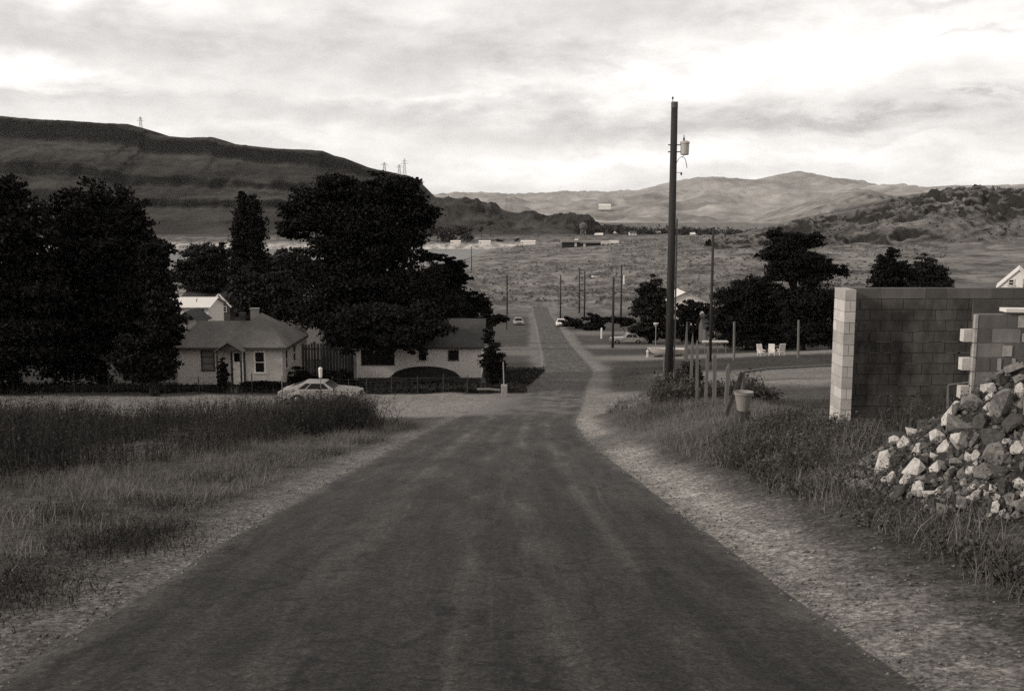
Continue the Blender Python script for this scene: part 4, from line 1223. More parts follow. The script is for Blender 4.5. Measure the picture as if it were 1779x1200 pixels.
for i, (u, vt, vb, D, lb) in enumerate([
    (245, 203, 228, 1560, 'faint steel pylon on the left skyline of the mesa'),
    (668, 282, 300, 1540, 'thin steel pylon leftmost above the mesa end'),
    (694, 286, 304, 1540, 'short steel pylon between two others at the mesa end'),
    (703, 276, 306, 1540, 'tallest steel pylon at the right end of the mesa'),
    (880, 343, 368, 1420, 'faint pylon behind the low dark bluff'),
    (888, 346, 370, 1440, 'fainter pylon just right of another behind the bluff')]):
    top = pix(u, vt, D)[2]; bot = pix(u, vb, D)
    lattice('pylon', lb, bot, top - bot[2], 5.0, 1.4, .13, ((.72, 6), (.86, 4.5)), 'pylons on the skyline', m=PYL)
q = pix(1013, 420, 760); zt = pix(1013, 386, 760)[2]; gz = float(H(q[0], 760))
t = lattice('water_tower', 'faint lattice water tower rising behind the long low building', (q[0], 760, gz), (zt - gz) * .72, 5.5, 3.0, .2, (), cat='tower', m=PYL)
MB().lathe([(0, (zt - gz) * .70), (2.6, (zt - gz) * .72), (3.0, (zt - gz) * .78), (3.0, (zt - gz) * .90), (0, (zt - gz) * 1.0)], 16).build('tank', mat('tank_steel', .09, .6, .15, 2), t)
for u0, u1, lb in ((783, 800, 'low white shed furthest left on the far river shore'), (832, 852, 'low white shed second from the left on the far shore'), (905, 930, 'faint pale shed on the far shore left of the long building')):
    a = pix(u0, 431, 1035); b_ = pix(u1, 431, 1035); gz = float(H(a[0], 1035))
    gable_house('shore_shed', lb, (a[0], 1035, gz), b_[0] - a[0], 7, 3.0, 1.0, WHITE, mat('pale_roof', .62, .6, .15, 3), 'x', 0, wins=[(1, 2, 1, 2, 0)], group='sheds on the far shore', cat='shed')
# town on the far slope
rt = np.random.default_rng(77)
town = [(1040, 409, 14, 'small white town house leftmost in the far town'), (1062, 406, 18, 'larger white town house near the left of the far town'), (1072, 410, 10, 'tiny pale town house just below a larger white one'),
        (1100, 406, 12, 'pale town house in the trees left of the wooden pole'), (1142, 405, 18, 'broad white town house close left of the tall pole'), (1196, 404, 10, 'tiny pale town house close right of the tall pole'),
        (1204, 408, 8, 'smallest pale town house right of the tall pole'), (1252, 406, 10, 'pale town house just right of the second pole top'), (1268, 405, 16, 'long pale town house right of the second pole top'),
        (1304, 409, 12, 'white town house near the tall crowned tree'), (1315, 409, 10, 'white town house rightmost in the far town')]
for i, (u, v, wpx, lb) in enumerate(town):
    D = 1180 + 60 * (i % 3)
    q = pix(u, v + 3, D); gz = min(q[2], float(H(q[0], D)) + 3)
    gz = q[2]
    w_ = wpx / FPX * D
    gable_house('town_house', lb, (q[0] - w_ / 2, D, gz), w_, 7, 2.8, 2.0, WHITE, [mat('pale_roof', .62, .6, .15, 3), ROOFB][i % 4 == 3], 'x', R(-6 + 4 * (i % 4)), wins=[(1, 2.2, 1, 2.2, 0), (w_ * .6, w_ * .6 + 1.2, 1, 2.2, 0)], group='houses of the far town')
    MB().b2(-.2, w_ + .2, .2, 7, -9, -.01).build('basement', CONC, [o for o in COL.objects if o.get('label') == lb][0])
q0 = pix(1040, 360, 2650); q1 = pix(1061, 360, 2650)
gable_house('white_hall', 'large bright white hall alone on the distant pale hillside', (q0[0], 2650, q0[2] - 6), q1[0] - q0[0], 26, pix(1050, 357, 2650)[2] - q0[2] + 6, 4.0, WHITE, mat('pale_roof', .62, .6, .15, 3), 'x', R(-5), cat='building')
n = 330
tb_ = []
ut = np.concatenate([rt.uniform(1000, 1240, n), rt.uniform(1185, 1335, n // 2)])
vt_ = np.where(ut < 1240, 398 + (ut - 1000) * .022, 404) + rt.normal(size=len(ut)) * 3.0 + 3
Dt = rt.uniform(1180, 1360, len(ut))
for u, v, D in zip(ut, vt_, Dt):
    c = pix(u, v, D); r = rt.uniform(2.0, 4.4)
    tb_.append(c + rt.normal(size=(46, 3)) * np.array([r * .6, r * .6, r * .55]))
P = np.concatenate(tb_)
V, F = quads_cloud(P, 1.5 * (.5 + rt.random(len(P))), rt)
stuff('town_trees', 'dark band of far trees among the white town houses', 'trees', V, F, LEAF_FAR)
# scattered trees at the foot of the mesa and bluff
tb_ = []
for u, v, D, r in [(867, 418, 1080, 3.2), (898, 417, 1080, 2.6), (836, 398, 1130, 3), (800, 404, 1100, 9), (775, 408, 1080, 11), (812, 412, 1070, 7), (760, 402, 1090, 10), (852, 388, 1160, 4)]:
    c = pix(u, v, D); gz = float(H(c[0], D))
    c[2] = max(c[2], gz + r * .3)
    t = thing('far_tree', {867: 'lone dot of a tree on the far flat', 898: 'lone tree right of another on the far flat'}.get(u, 'dark bushy far tree across the river at the foot of the bluff'), 'tree', (c[0], D, gz), 0, 'bushy trees across the river' if u not in (867, 898) else 'lone trees on the far flat')
    P = crown_points([(0, 0, c[2] - gz, r, r, r * .75)], 500, rt, .3)
    V, F = quads_cloud(P, r * .22 * (.5 + rt.random(len(P))), rt)
    link('crown', np_mesh('crown', V, F), LEAF_FAR, t)
    MB().tube([(0, 0, -1), (0, 0, c[2] - gz)], [.3, .15], 6).build('trunk', BARK, t)

# ------------------------------------------------------------------ poles
def pole(label, u, vtop, D, r0, r1, m=WOODP, group='wooden utility poles along the street', lean=0.0, base_v=None):
    q = pix(u, vtop, D); gz = float(H(q[0], D))
    t = thing('utility_pole', label, 'pole', (q[0], D, gz), 0, group)
    h = q[2] - gz
    mb = MB(); mb.tube([(lean, 0, -.5), (lean * .5, 0, h * .5), (0, 0, h)], [r0, (r0 + r1) / 2, r1], 14)
    mb.build('post', m, t, True)
    return t, h
big, h = pole('tall thick wooden utility pole with a transformer near its top', 1172, 178, 42.0, .185, .135, group=None)
k = 42.0 / FPX
zz = lambda v: pix(1172, v, 42.0)[2] - big.location.z
MB().lathe([(.142, h - .22), (.142, h + .015), (0, h + .03)], 14).build('pole_cap', mat('cap_metal', .08, .6, .2, 8), big)
ip = MB(); ip.tube([(-.08, 0, h + .02), (-.08, 0, h + .12)], .012, 6); ip.lathe([(0, h + .24), (.03, h + .22), (.04, h + .17), (.03, h + .12), (0, h + .12)], 10, (-.08, 0, 0))
ip.build('top_insulator', DARKM, big)
tx = (1190 - 1171) * k
tz0, tz1 = zz(270), zz(247)
tc = MB(); tc.lathe([(0, tz0), (.15, tz0 + .01), (.175, tz0 + .05), (.18, tz1 - .08), (.20, tz1 - .07), (.20, tz1), (.12, tz1 + .05), (0, tz1 + .06)], 20, (tx, 0, 0))
tco = tc.build('transformer', mat('transformer_grey', .42, .5, .12, 6), big, False)
bu_ = MB(); bu_.lathe([(.03, tz1 + .04), (.05, tz1 + .08), (.03, tz1 + .10), (.045, tz1 + .15), (.02, tz1 + .18), (.012, tz1 + .30), (0, tz1 + .30)], 10, (tx - .04, 0, 0))
bu_.build('bushing', DARKM, tco)
br = MB()
for zv in (zz(252), zz(264)):
    br.b2(-.23, tx - .12, -.03, .03, zv - .02, zv + .02)
br.build('bracket', DARKM, big)
cbl = MB()
cbl.tube([(.12, -.02, zz(284)), (.2, -.05, zz(277)), (.3, -.06, zz(273)), (.42, -.06, zz(273.5)), (.5, -.05, zz(278)), (.54, -.04, zz(286)), (.57, -.03, zz(292))], .014, 6)
cbl.tube([(tx - .02, -.05, tz0), (.34, -.06, zz(273))], .012, 5)
cbl.build('cable_loop', DARKM, big)
dr_ = MB(); dr_.lathe([(0, zz(299)), (.035, zz(300)), (.04, zz(302)), (.03, zz(304)), (0, zz(305))], 10, ((1185 - 1171) * k, 0, 0))
dr_.tube([(.1, 0, zz(300)), ((1185 - 1171) * k, 0, zz(300))], .01, 5)
dr_.build('insulator', DARKM, big)
cd = MB(); cd.tube([(.21, -.06, zz(640)), (.205, -.06, zz(520)), (.2, -.06, zz(380))], .035, 8)
for zv in (420, 500, 580): cd.b2(.12, .21, -.08, -.03, zz(zv) - .02, zz(zv) + .02)
cd.build('conduit', mat('conduit_grey', .12, .7, .2, 6), big)
wd = MB(); wd.b2(-.24, -.195, -.05, .05, zz(655), zz(615))
wd.build('guard_strip', WOODG, big)

t, hh = pole('dark wooden pole standing before the wide tree', 1239.5, 395, 100, .17, .12)
t, hh = pole('dark wooden pole carrying a white street lamp on a long arm', 1066, 481, 140, .19, .14)
kk = 140 / FPX
ar = MB(); ar.tube([(0, 0, hh - 1.1), (-1.1, 0, hh - .35), (-2.4, 0, hh - .02)], .045, 6); ar.build('lamp_arm', STEEL, t)
lp = MB(); lp.lathe([(0, -.10), (.22, -.06), (.26, 0), (.16, .10), (0, .13)], 12, (-2.9, 0, hh + .02)); lp.box((-2.6, 0, hh + .03), (.5, .16, .12)); lp.build('lamp_head', WHITE, t)
t, hh = pole('thin dark pole with a pale box right of the lamp pole', 1080, 460, 200, .2, .15)
mb = MB(); mb.tube([(.52, 0, hh - 3.9), (.52, 0, hh - 2.1)], .2, 12); mb.b2(.1, .4, -.04, .04, hh - 3.0, hh - 2.9); mb.build('transformer', WHITE, t)
pole('thin dark pole nearest the far white car', 974, 478, 250, .2, .15)
pole('taller thin dark pole of the close pair above the hedge', 1007, 465, 275, .22, .16)
pole('shorter thin dark pole of the close pair above the hedge', 1016, 471, 255, .22, .16)
t, hh = pole('thin dark pole left of the far end of the road', 881, 477, 190, .17, .13)
ca = MB(); ca.box((0, -.15, hh - .5), (1.9, .1, .12)); ca.build('cross_arm', WOODP, t)
pole('very thin distant pole at the edge of the river', 819, 428, 480, .22, .16)
q = gpix(882, 578); kq = q[1] / FPX
t = thing('marker_post', 'thin pale post at the left roadside below the parked car', 'post', q)
MB().tube([(0, 0, -.2), (0.05, 0, 33 * kq)], .07, 8).build('post', WOODG, t)
q = gpix(1045, 588)
t = thing('marker_post', 'short white post standing by the far lawn left of the lamp pole', 'post', q)
MB().tube([(0, 0, -.2), (0, 0, 17 * q[1] / FPX), (0, 0, 19 * q[1] / FPX)], [.16, .16, .05], 8).build('post', WHITE, t)
# garden lamp shaped like a bowl on a stem
q = pix(1139, 597, 138); gz = float(H(q[0], 138)); hh = pix(1139, 561, 138)[2] - gz
t = thing('garden_lamp', 'pale flared bowl lamp on a thin stem before the conical tree', 'lamp', (q[0], 138, gz))
MB().tube([(0, 0, -.1), (0, 0, hh - .5)], .05, 8).build('stem', STEEL, t)
MB().lathe([(.06, hh - .55), (.12, hh - .45), (.36, hh - .12), (.36, hh), (.0, hh + .05)], 16).build('bowl', TRIM, t)

# ------------------------------------------------------------------ cars
def car(label, loc, rz, paint, L=4.4, Wd=1.76, profile='coupe', group=None, scale=1.0):
    t = thing('parked_car', label, 'car', loc, rz, group)
    t.scale = (scale,) * 3
    wr = .33
    xr, xf = 1.08 if profile == 'coupe' else 1.2, L - .82
    def arch(cx, r, n=8): return [(cx - r * math.cos(math.pi * i / n), .22 + r * math.sin(math.pi * i / n) * 1.0) for i in range(n + 1)]
    if profile == 'coupe':
        top = [(L - .02, .60), (L - .05, .74), (L - .35, .80), (3.1, .88), (2.3, .90), (1.2, .90), (.5, .86), (.1, .80), (.0, .66), (.03, .45)]
        cab_b = (.35, 3.05); cab_t = (1.42, 2.45); zt = 1.24
    else:
        top = [(L - .02, .60), (L - .04, .76), (L - .3, .84), (3.0, .90), (2.2, .92), (1.3, .92), (.3, .90), (.03, .84), (.0, .66), (.03, .45)]
        cab_b = (.95, 3.15); cab_t = (1.45, 2.65); zt = 1.38
    low = [(.12, .30)] + [(xr - .38, .26)] + arch(xr, .38)[1:-1] + [(xr + .38, .24), (xf - .38, .24)] + arch(xf, .38)[1:-1] + [(xf + .38, .26), (L - .1, .32)]
    poly = low + top
    n = len(poly)
    b_ = MB()
    # cross-section: belly, widest at door line, tucked in at top
    for y in (-1, 1):
        for (x, z) in poly:
            k = 1.0 - .10 * max(0, (z - .62) / .3) - .05 * max(0, (.45 - z) / .25)
            e = 1 - .10 * max(0, (.6 - x) / .6) ** 2 - .12 * max(0, (x - L + .7) / .7) ** 2
            b_.v.append((x, y * Wd / 2 * k * e, z))
    b_.f.append(tuple(range(n))); b_.f.append(tuple(n + i for i in reversed(range(n))))
    for i in range(n):
        j = (i + 1) % n
        b_.f.append((i, n + i, n + j, j))
    b_.build('body', paint, t, bevel=.05)
    wb, wt = Wd * .445, Wd * .35
    zb_ = .86
    (b0, b1), (t0, t1) = cab_b, cab_t
    c = MB()
    c.v = [(b0, -wb, zb_), (b1, -wb, zb_), (b1, wb, zb_), (b0, wb, zb_), (t0, -wt, zt), (t1, -wt, zt), (t1, wt, zt), (t0, wt, zt)]
    c.f = [(0, 1, 5, 4), (1, 2, 6, 5), (2, 3, 7, 6), (3, 0, 4, 7), (4, 5, 6, 7)]
    c.build('cabin', paint, t, bevel=.06)
    def pane(name, A, B, C_, D_, m0=.1, m1=.1, mb_=.12, mt=.14):
        A, B, C_, D_ = map(Vector, (A, B, C_, D_))
        nrm = (B - A).cross(D_ - A).normalized()
        ctr = Vector(((b0 + b1) / 2, 0, (zb_ + zt) / 2))
        if nrm.dot((A + C_) / 2 - ctr) < 0: nrm = -nrm
        P = lambda s, r: (A * (1 - s) + B * s) * (1 - r) + (D_ * (1 - s) + C_ * s) * r + nrm * .008
        m_ = MB(); pts = [P(m0, mb_), P(1 - m1, mb_), P(1 - m1, 1 - mt), P(m0, 1 - mt)]
        m_.v = [tuple(p) for p in pts] + [tuple(p - nrm * .006) for p in pts]
        m_.f = [(0, 1, 2, 3), (7, 6, 5, 4), (0, 4, 5, 1), (1, 5, 6, 2), (2, 6, 7, 3), (3, 7, 4, 0)]
        m_.build(name, GLASS, t)
    v = c.v
    for s in (0, 1):
        A, B, C_, D_ = (v[0], v[1], v[5], v[4]) if s == 0 else (v[3], v[2], v[6], v[7])
        mx = .40 if profile == 'coupe' else .46
        # split into rear quarter and door glass
        lerp = lambda p, q, f: tuple(Vector(p) * (1 - f) + Vector(q) * f)
        mB, mT = lerp(A, B, mx), lerp(D_, C_, mx)
        pane('side_window', lerp(A, B, .24 if profile == 'coupe' else .12), mB, mT, lerp(D_, C_, .12 if profile == 'coupe' else .05), .1, .05)
        pane('side_window', mB, lerp(A, B, .94), lerp(D_, C_, .96), mT, .05, .06)
    pane('windscreen', v[1], v[2], v[6], v[5], .08, .08, .08, .1)
    pane('rear_window', v[3], v[0], v[4], v[7], .1, .1, .25, .1)
    for x in (xr, xf):
        for s in (-1, 1):
            y = s * (Wd / 2 - .13)
            w_ = MB().lathe([(.19, -.09), (.30, -.10), (wr, -.07), (wr, .07), (.30, .10), (.19, .09)], 22, (x, y, wr), 'y').build('wheel', RUBBER, t, True)
            MB().lathe([(0, -.085), (.10, -.095), (.19, -.075), (.19, .075), (.10, .095), (0, .085)], 16, (x, y, wr), 'y').build('rim', CHROME, w_, True)
    for x, nm in ((L + .02, 'front_bumper'), (-.04, 'rear_bumper')):
        MB().box((x, 0, .46), (.10, Wd * .96, .13)).build(nm, CHROME, t, bevel=.03)
    for s in (-1, 1):
        MB().lathe([(0, .012), (.085, .01), (.095, -.03)], 14, (L - .03, s * Wd * .33, .65), 'x').build('headlight', mat('lamp_glass', .55, .2, .05, 5), t)
        MB().box((-.012, s * Wd * .33, .68), (.03, .34, .12)).build('taillight', mat('tail_glass', .06, .3, .1, 5), t)
        MB().box((2.25 if profile == 'coupe' else 1.9, s * (Wd * .5 + .0), .78), (.16, .04, .03)).build('door_handle', CHROME, t)
    MB().box((L - .015, 0, .64), (.03, Wd * .42, .17)).build('grille', DARKM, t)
    return t
CP1 = mat('pale_car_paint', .25, .35, .06, 3, spec=.5)
CP2 = mat('white_car_paint', .68, .35, .05, 3, spec=.5)
CP3 = mat('grey_car_paint', .22, .35, .06, 3, spec=.5)
q = pix(489, 690, 53.0)
car('pale fastback coupe parked in front of the bungalow behind tall weeds', (q[0], 53.0, float(H(q[0] + 2, 53.0)) - .02), R(-2), CP1, 4.36, group=None)
q = pix(975, 558, 205); car('white car facing up the road on its right verge by the hedge', (q[0], 207, float(H(q[0], 205))), R(-92), CP2, 4.7, 1.9, 'sedan', scale=1.1)
q = pix(899, 560, 212); car('pale car parked on the left verge near the road end', (q[0], 214, float(H(q[0], 212))), R(-86), CP3, 4.7, 1.9, 'sedan', scale=1.1)
q = pix(1122, 590, 152); car('long grey sedan parked broadside on the right-hand yard', (q[0], 152, float(H(q[0] - 2, 152))), R(183), CP1, 4.9, 1.9, 'sedan', scale=1.12)

# ------------------------------------------------------------------ white boat and bits on the right-hand lawn
bq = pix(1158, 618, 113)
gz = float(H(bq[0], 113))
bt = thing('boat', 'white open boat lying on the grass beyond the tall pole', 'boat', (bq[0], 113, gz), R(3))
mb = MB(); L = 4.5; n = 20; rr = 9
for i in range(n):
    t_ = i / (n - 1)           # 0 bow (left) .. 1 stern
    wsh = min(1, (t_ * 2.0)) ** .6
    keel = .12 + .62 * max(0, 1 - t_ / .32) ** 1.6
    shr = 1.02 - .16 * t_
    for j in range(rr):
        a = -1 + 2 * j / (rr - 1)
        mb.v.append((L * (t_ - .5) + .18 * (1 - abs(a)) * max(0, 1 - t_ * 4) , a * .82 * wsh + (0 if t_ else 0), keel + (shr - keel) * abs(a) ** 1.7 if t_ > 0 else shr - .05 + .05 * abs(a)))
for i in range(n - 1):
    for j in range(rr - 1):
        q_ = i * rr + j; mb.f.append((q_, q_ + rr, q_ + rr + 1, q_ + 1))
mb.f.append(tuple((n - 1) * rr + j for j in range(rr)))
mb.build('hull', mat('boat_white', .55, .5, .12, 3), bt)
gw = MB()
for s in (-1, 1): gw.tube([(L * (t_ - .5), s * .84 * min(1, t_ * 2) ** .6, 1.04 - .16 * t_) for t_ in np.linspace(0.0, 1, 14)], .035, 6)
gw.build('gunwale', TRIM, bt)
for k in (.45, .72): MB().b2(L * (k - .5) - .12, L * (k - .5) + .12, -.72, .72, .66, .70).build('thwart', WOODG, bt)
MB().b2(-1.4, 1.7, -.35, .35, -.05, .11).build('cradle', WOODD, bt)
q = pix(1125, 620, 112); gz = float(H(q[0], 112))
hy = thing('hydrant', 'small pale hydrant at the edge of the street left of the white boat', 'hydrant', (q[0], 112, gz))
MB().lathe([(.2, -.05), (.2, .06), (.14, .07), (.14, .62), (.18, .64), (.17, .74), (.08, .86), (.05, .92), (0, .93)], 14).build('barrel', TRIM, hy)
for s in (-1, 1): MB().lathe([(0, s * .22), (.07, s * .22), (.07, s * .12)], 10, (0, 0, .5), 'x').build('outlet_cap', DTRIM, hy)
# table and garden seats under the trees
q = pix(1242, 610, 118); gz = float(H(q[0], 118)); kq = 118 / FPX
tb = thing('table', 'long pale plank table under the wide tree', 'table', (q[0], 118, gz))
hh = pix(1242, 592, 118)[2] - gz
hh = min(max(hh, .75), 1.6)
MB().b2(-1.5, 1.5, -.4, .4, hh - .16, hh).build('table_top', TRIM, tb)
for sx in (-1.2, .35, 1.3): MB().b2(sx - .05, sx + .05, -.05, .05, -.05, hh - .161).build('leg', WOODG, tb)
for i, (u, v, lb, rz) in enumerate([(1323, 598, 'white lawn chair leftmost under the tall crowned tree', 20), (1341, 600, 'white lawn chair in the middle under the tall crowned tree', -10), (1357, 600, 'white lawn chair rightmost under the tall crowned tree', 190)]):
    q = pix(u, v, 106); gz = float(H(q[0], 106)); gz = max(gz, q[2] - .5)
    gz = float(H(q[0], 106))
    ch = thing('lawn_chair', lb, 'chair', (q[0], 106, gz), R(rz), 'white lawn chairs')
    up_ = max(0, q[2] - gz) 
    MB().b2(-.32, .32, -.3, .3, .40, .48).build('seat', WHITE, ch)
    MB().box((0, .34, .86), (.64, .08, .9), Matrix.Rotation(R(-14), 3, 'X')).build('backrest', WHITE, ch)
    for sx in (-.28, .28):
        for sy in (-.26, .26): MB().b2(sx - .03, sx + .03, sy - .03, sy + .03, -.03, .399).build('leg', WHITE, ch)
    for sx in (-.34, .34): MB().b2(sx - .04, sx + .04, -.3, .34, .64, .69).build('armrest', WHITE, ch)

# ------------------------------------------------------------------ fences
ff = None
def fence(name, label, posts, m, wires=0, wire_m=None, cat='fence'):
    """posts: list of (x, y, height, width, pointed, lean)"""
    x0_, y0_ = posts[0][0], posts[0][1]
    z0_ = float(H(x0_, y0_))
    t = thing(name, label, cat, (x0_, y0_, z0_))
    tops = []
    for (x, y, h, w, pt, ln) in posts:
        z = float(H(x, y)) - z0_
        mb = MB()
        lx = x - x0_; ly = y - y0_
        if pt:
            mb.v = []; 
            for zz_, kk_, dx in ((-.2, 1, 0), (h * (1 - pt), 1, ln * .7), (h, .12, ln)):
                for sx, sy in ((-1, -1), (1, -1), (1, 1), (-1, 1)): mb.v.append((lx + dx + sx * w / 2 * kk_, ly + sy * w * .3 * max(kk_, .3), z + zz_))
            for k_ in (0, 4):
                for j in range(4):
                    j2 = (j + 1) % 4; mb.f.append((k_ + j, k_ + j2, k_ + 4 + j2, k_ + 4 + j))
            mb.f += [(3, 2, 1, 0), (8, 9, 10, 11)]
        else:
            mb.tube([(lx, ly, z - .2), (lx + ln * .5, ly, z + h * .5), (lx + ln, ly, z + h)], [w / 2, w / 2 * .96, w / 2 * .88], 8)
        mb.build('post', m, t)
        tops.append((lx + ln, ly, z + h))
    if wires:
        wbm = MB()
        for k in range(wires):
            f = .35 + .55 * k / max(1, wires - 1)
            for a, b_, pa, pb in zip(tops[:-1], tops[1:], posts[:-1], posts[1:]):
                A = Vector((a[0], a[1], a[2] - pa[2] * (1 - f))); B = Vector((b_[0], b_[1], b_[2] - pb[2] * (1 - f)))
                mid = (A + B) / 2 - Vector((0, 0, .03)); wbm.tube([A, mid, B], .006, 4, False)
        wbm.build('wire', wire_m or DARKM, t)
    return t
pk = []
for u, vt_p, D, w, pt, ln in [(1191, 559, 40.5, .19, .52, .06), (1202, 579, 38.5, .11, .2, .04), (1213.5, 590, 36.0, .10, .12, -.05), (1228, 601, 33.0, .10, .15, .06), (1244, 613, 30.2, .11, .05, -.06), (1263, 632, 27.2, .11, .10, .05)]:
    q = pix(u, vt_p, D); pk.append((q[0], D, max(.7, q[2] - float(H(q[0], D))), w, pt, ln))
fence('picket_fence', 'broken row of weathered grey pickets running down the right bank', pk, WOODG, 0)
q = gpix(1225, 690)
t = thing('marker_post', 'short white stub post among the weeds before the pickets', 'post', (q[0], q[1], float(H(q[0], q[1]))))
MB().tube([(0, 0, -.1), (.01, 0, .50), (.01, 0, .56)], [.065, .06, .02], 8).build('post', WHITE, t)
cp = []
for u, vt_p, D in [(1277, 559, 100), (1389, 556, 100), (1500, 556, 100)]:
    q = pix(u, vt_p, D); cp.append((q[0], D, q[2] - float(H(q[0], D)), .26, 0, -.08))
fence('post_fence', 'tall pale wooden posts spaced along the far edge of the worn field', cp, WOODG, 3)
# fence end frame with brace and rail
D = 24.5; q = pix(1290, 690, D); gz = float(H(q[0], D)); zt = pix(1290, 644, D)[2] - gz
fr = thing('brace_frame', 'weathered fence end post with slanting brace and long top rail', 'fence', (q[0], D, gz))
MB().tube([(-.05, 0, -.2), (.0, 0, zt)], [.055, .05], 8).build('post', WOODG, fr)
kx = D / FPX
MB().box(((1273 - 1289) * kx, -.03, zt * .47), (.09, .05, math.hypot(28 * kx, zt)), Matrix.Rotation(math.atan2(26 * kx, zt), 3, 'Y')).build('brace', WOODD, fr)
rl2 = pix(1450, 634, D + 2.5)
MB().tube([(.0, 0, zt - .03), ((1345 - 1290) * kx, .6, pix(1345, 640, D + .6)[2] - gz), (rl2[0] - q[0], 2.5, rl2[2] - gz)], [.035, .03, .025], 8).build('rail', WOODG, fr)
# bucket
D = 22.6; q = pix(1291, 712, D); gz = float(H(q[0], D)); hb = .46
zt = pix(1291, 680, D)[2] - gz; hb = .44; z0 = zt - hb
bk = thing('bucket', 'pale flared bucket standing in the weeds below the braced fence post', 'bucket', (q[0], D, gz))
MB().lathe([(0, z0), (.13, z0), (.135, z0 + .02), (.20, z0 + hb - .07), (.222, z0 + hb - .065), (.226, z0 + hb - .01), (.232, z0 + hb), (.222, z0 + hb), (.19, z0 + hb - .06), (.125, z0 + .03), (0, z0 + .03)], 24).build('pail', mat('bucket_clay', .21, .7, .15, 8), bk, False)
if z0 > .02: MB().lathe([(0, -.12), (.2, -.12), (.17, z0 - .001), (0, z0 - .001)], 9).build('base_stone', FOUND, bk)
# left wire fence along the yards and board fence between the houses
lf = []
for u, vt_p in [(30, 665), (128, 662), (188, 660), (275, 658), (286, 656), (345, 655), (437, 655)]:
    q = pix(u, vt_p, 61.5); gz = float(H(q[0], 61.5)); lf.append((q[0], 61.5, 1.05 + .12 * (u % 3), .07, 0, .02 * (u % 3 - 1)))
fence('wire_fence', 'thin wire fence with light stakes along the shaded left yard', lf, WOODD, 3)
lf = []
for u in (577, 606, 637, 680, 725, 770, 812, 843):
    q = pix(u, 660, 61.8); lf.append((q[0], 61.8, 1.0 + .1 * (u % 3), .06, 0, .02 * (u % 3 - 1)))
fence('wire_fence', 'sagging wire fence with thin stakes in front of the low cottage', lf, WOODD, 4)
q = pix(876, 672, 59); gz = float(H(q[0], 59))
t = thing('concrete_post', 'stubby pale concrete gate post at the road corner of the cottage yard', 'post', (q[0], 59, gz))
mb = MB(); mb.b2(-.19, .19, -.19, .19, -.2, .72); mb.build('post', CONC, t, bevel=.03)
MB().tube([(-.02, 0, .721), (-.06, 0, 2.1)], .035, 8).build('pipe', STEEL, t)
t = thing('log_rail', 'fallen pale rail lying on the grass beside the stubby gate post', 'rail', (q[0] - .35, 59.1, gz))
MB().tube([(-1.3, .2, .38), (-.6, .1, .42), (.1, 0, .36)], .07, 8).build('log', WOODG, t)
q0 = pix(524, 590, 71); gz = float(H(q0[0], 71)); bz = pix(524, 592, 71)[2] - gz; wq = pix(612, 590, 71)[0] - q0[0]
bf = thing('board_fence', 'dark upright board fence between the bungalow and the cottage', 'fence', (q0[0], 71, gz))
rb = np.random.default_rng(3)
mb = MB(); x = 0.0
while x < wq:
    w = rb.uniform(.14, .2); mb.b2(x, x + w, -.02, .02, -.1, bz * rb.uniform(.9, 1.04)); x += w + rb.uniform(.015, .07)
mb.build('boards', mat('fence_boards', .055, .9, .35, 4, isl=.45, stretch=(3, 3, .3)), bf)
mb = MB(); mb.b2(0, wq, .022, .07, bz * .25, bz * .25 + .1); mb.b2(0, wq, .022, .07, bz * .8, bz * .8 + .1); mb.build('rail', WOODD, bf)
# white-topped marker in front of the coupe, thin post at its tail
D = 49.0; q = pix(558, 700, D); gz = float(H(q[0], D)); zt = pix(558, 638, D)[2] - gz; zm = pix(558, 656, D)[2] - gz
mk = thing('road_marker', 'white paddle marker on a thin stake before the pale coupe', 'marker', (q[0], D, gz))
MB().tube([(0, 0, -.1), (0, 0, zm)], .02, 6).build('stake', WOODG, mk)
MB().lathe([(0, zm), (.07, zm + .01), (.085, zm + .1), (.1, zt - .06), (.06, zt), (0, zt + .01)], 12).build('paddle', WHITE, mk)
D = 48.0; q = pix(490, 698, D); gz = float(H(q[0], D)); zt = pix(490, 652, D)[2] - gz
mk = thing('marker_post', 'thin grey stake with a white foot at the rear of the coupe', 'post', (q[0], D, gz))
s_ = MB().tube([(0, 0, -.1), (.03, 0, zt)], .028, 6).build('post', WOODG, mk)
MB().tube([(0, -.0, .0), (.002, 0, .22)], .045, 8).build('foot', WHITE, mk)

# ------------------------------------------------------------------ block walls
def block_mat(name, v, isl=.3, stain=0.0):
    m, nt, bs = new_mat(name)
    b = NB(nt)
    o = b.obj()
    pit = b.noise(o, 60, 4.0, .75)
    t = b.mul(b.rng(b.island(), 0, 1, 1 - isl, 1 + isl), b.rng(pit, .3, .7, .8, 1.2))
    t = b.mul(t, b.rng(b.noise(o, 3.0, 4.0, .6), .3, .7, .82, 1.18))
    if stain: t = b.mul(t, b.rng(b.noise(b.scale(o, 1, 1, .45), 2.3, 5.0, .65), .35, .65, 1 - stain, 1 + stain))
    nt.links.new(b.grey(b.mul(t, v)), bs.inputs['Base Color'])
    bs.inputs['Roughness'].default_value = .95
    bs.inputs['Specular IOR Level'].default_value = .15
    nt.links.new(b.bump(pit, .6, .008), bs.inputs['Normal'])
    return m
BLK = block_mat('block', .45, .2)
BLKD = block_mat('dark_face_block', .072, .08, .55)  # wall face blocks, darker than the pier
BLKN = block_mat('grey_block', .17, .40, .2)
MORT = mat('mortar', .30, .95, .2, 12)
MORTD = mat('dark_face_mortar', .05, .95, .4, 8)
LIGHTM = mat('mortar_smear', .34, .95, .3, 12)

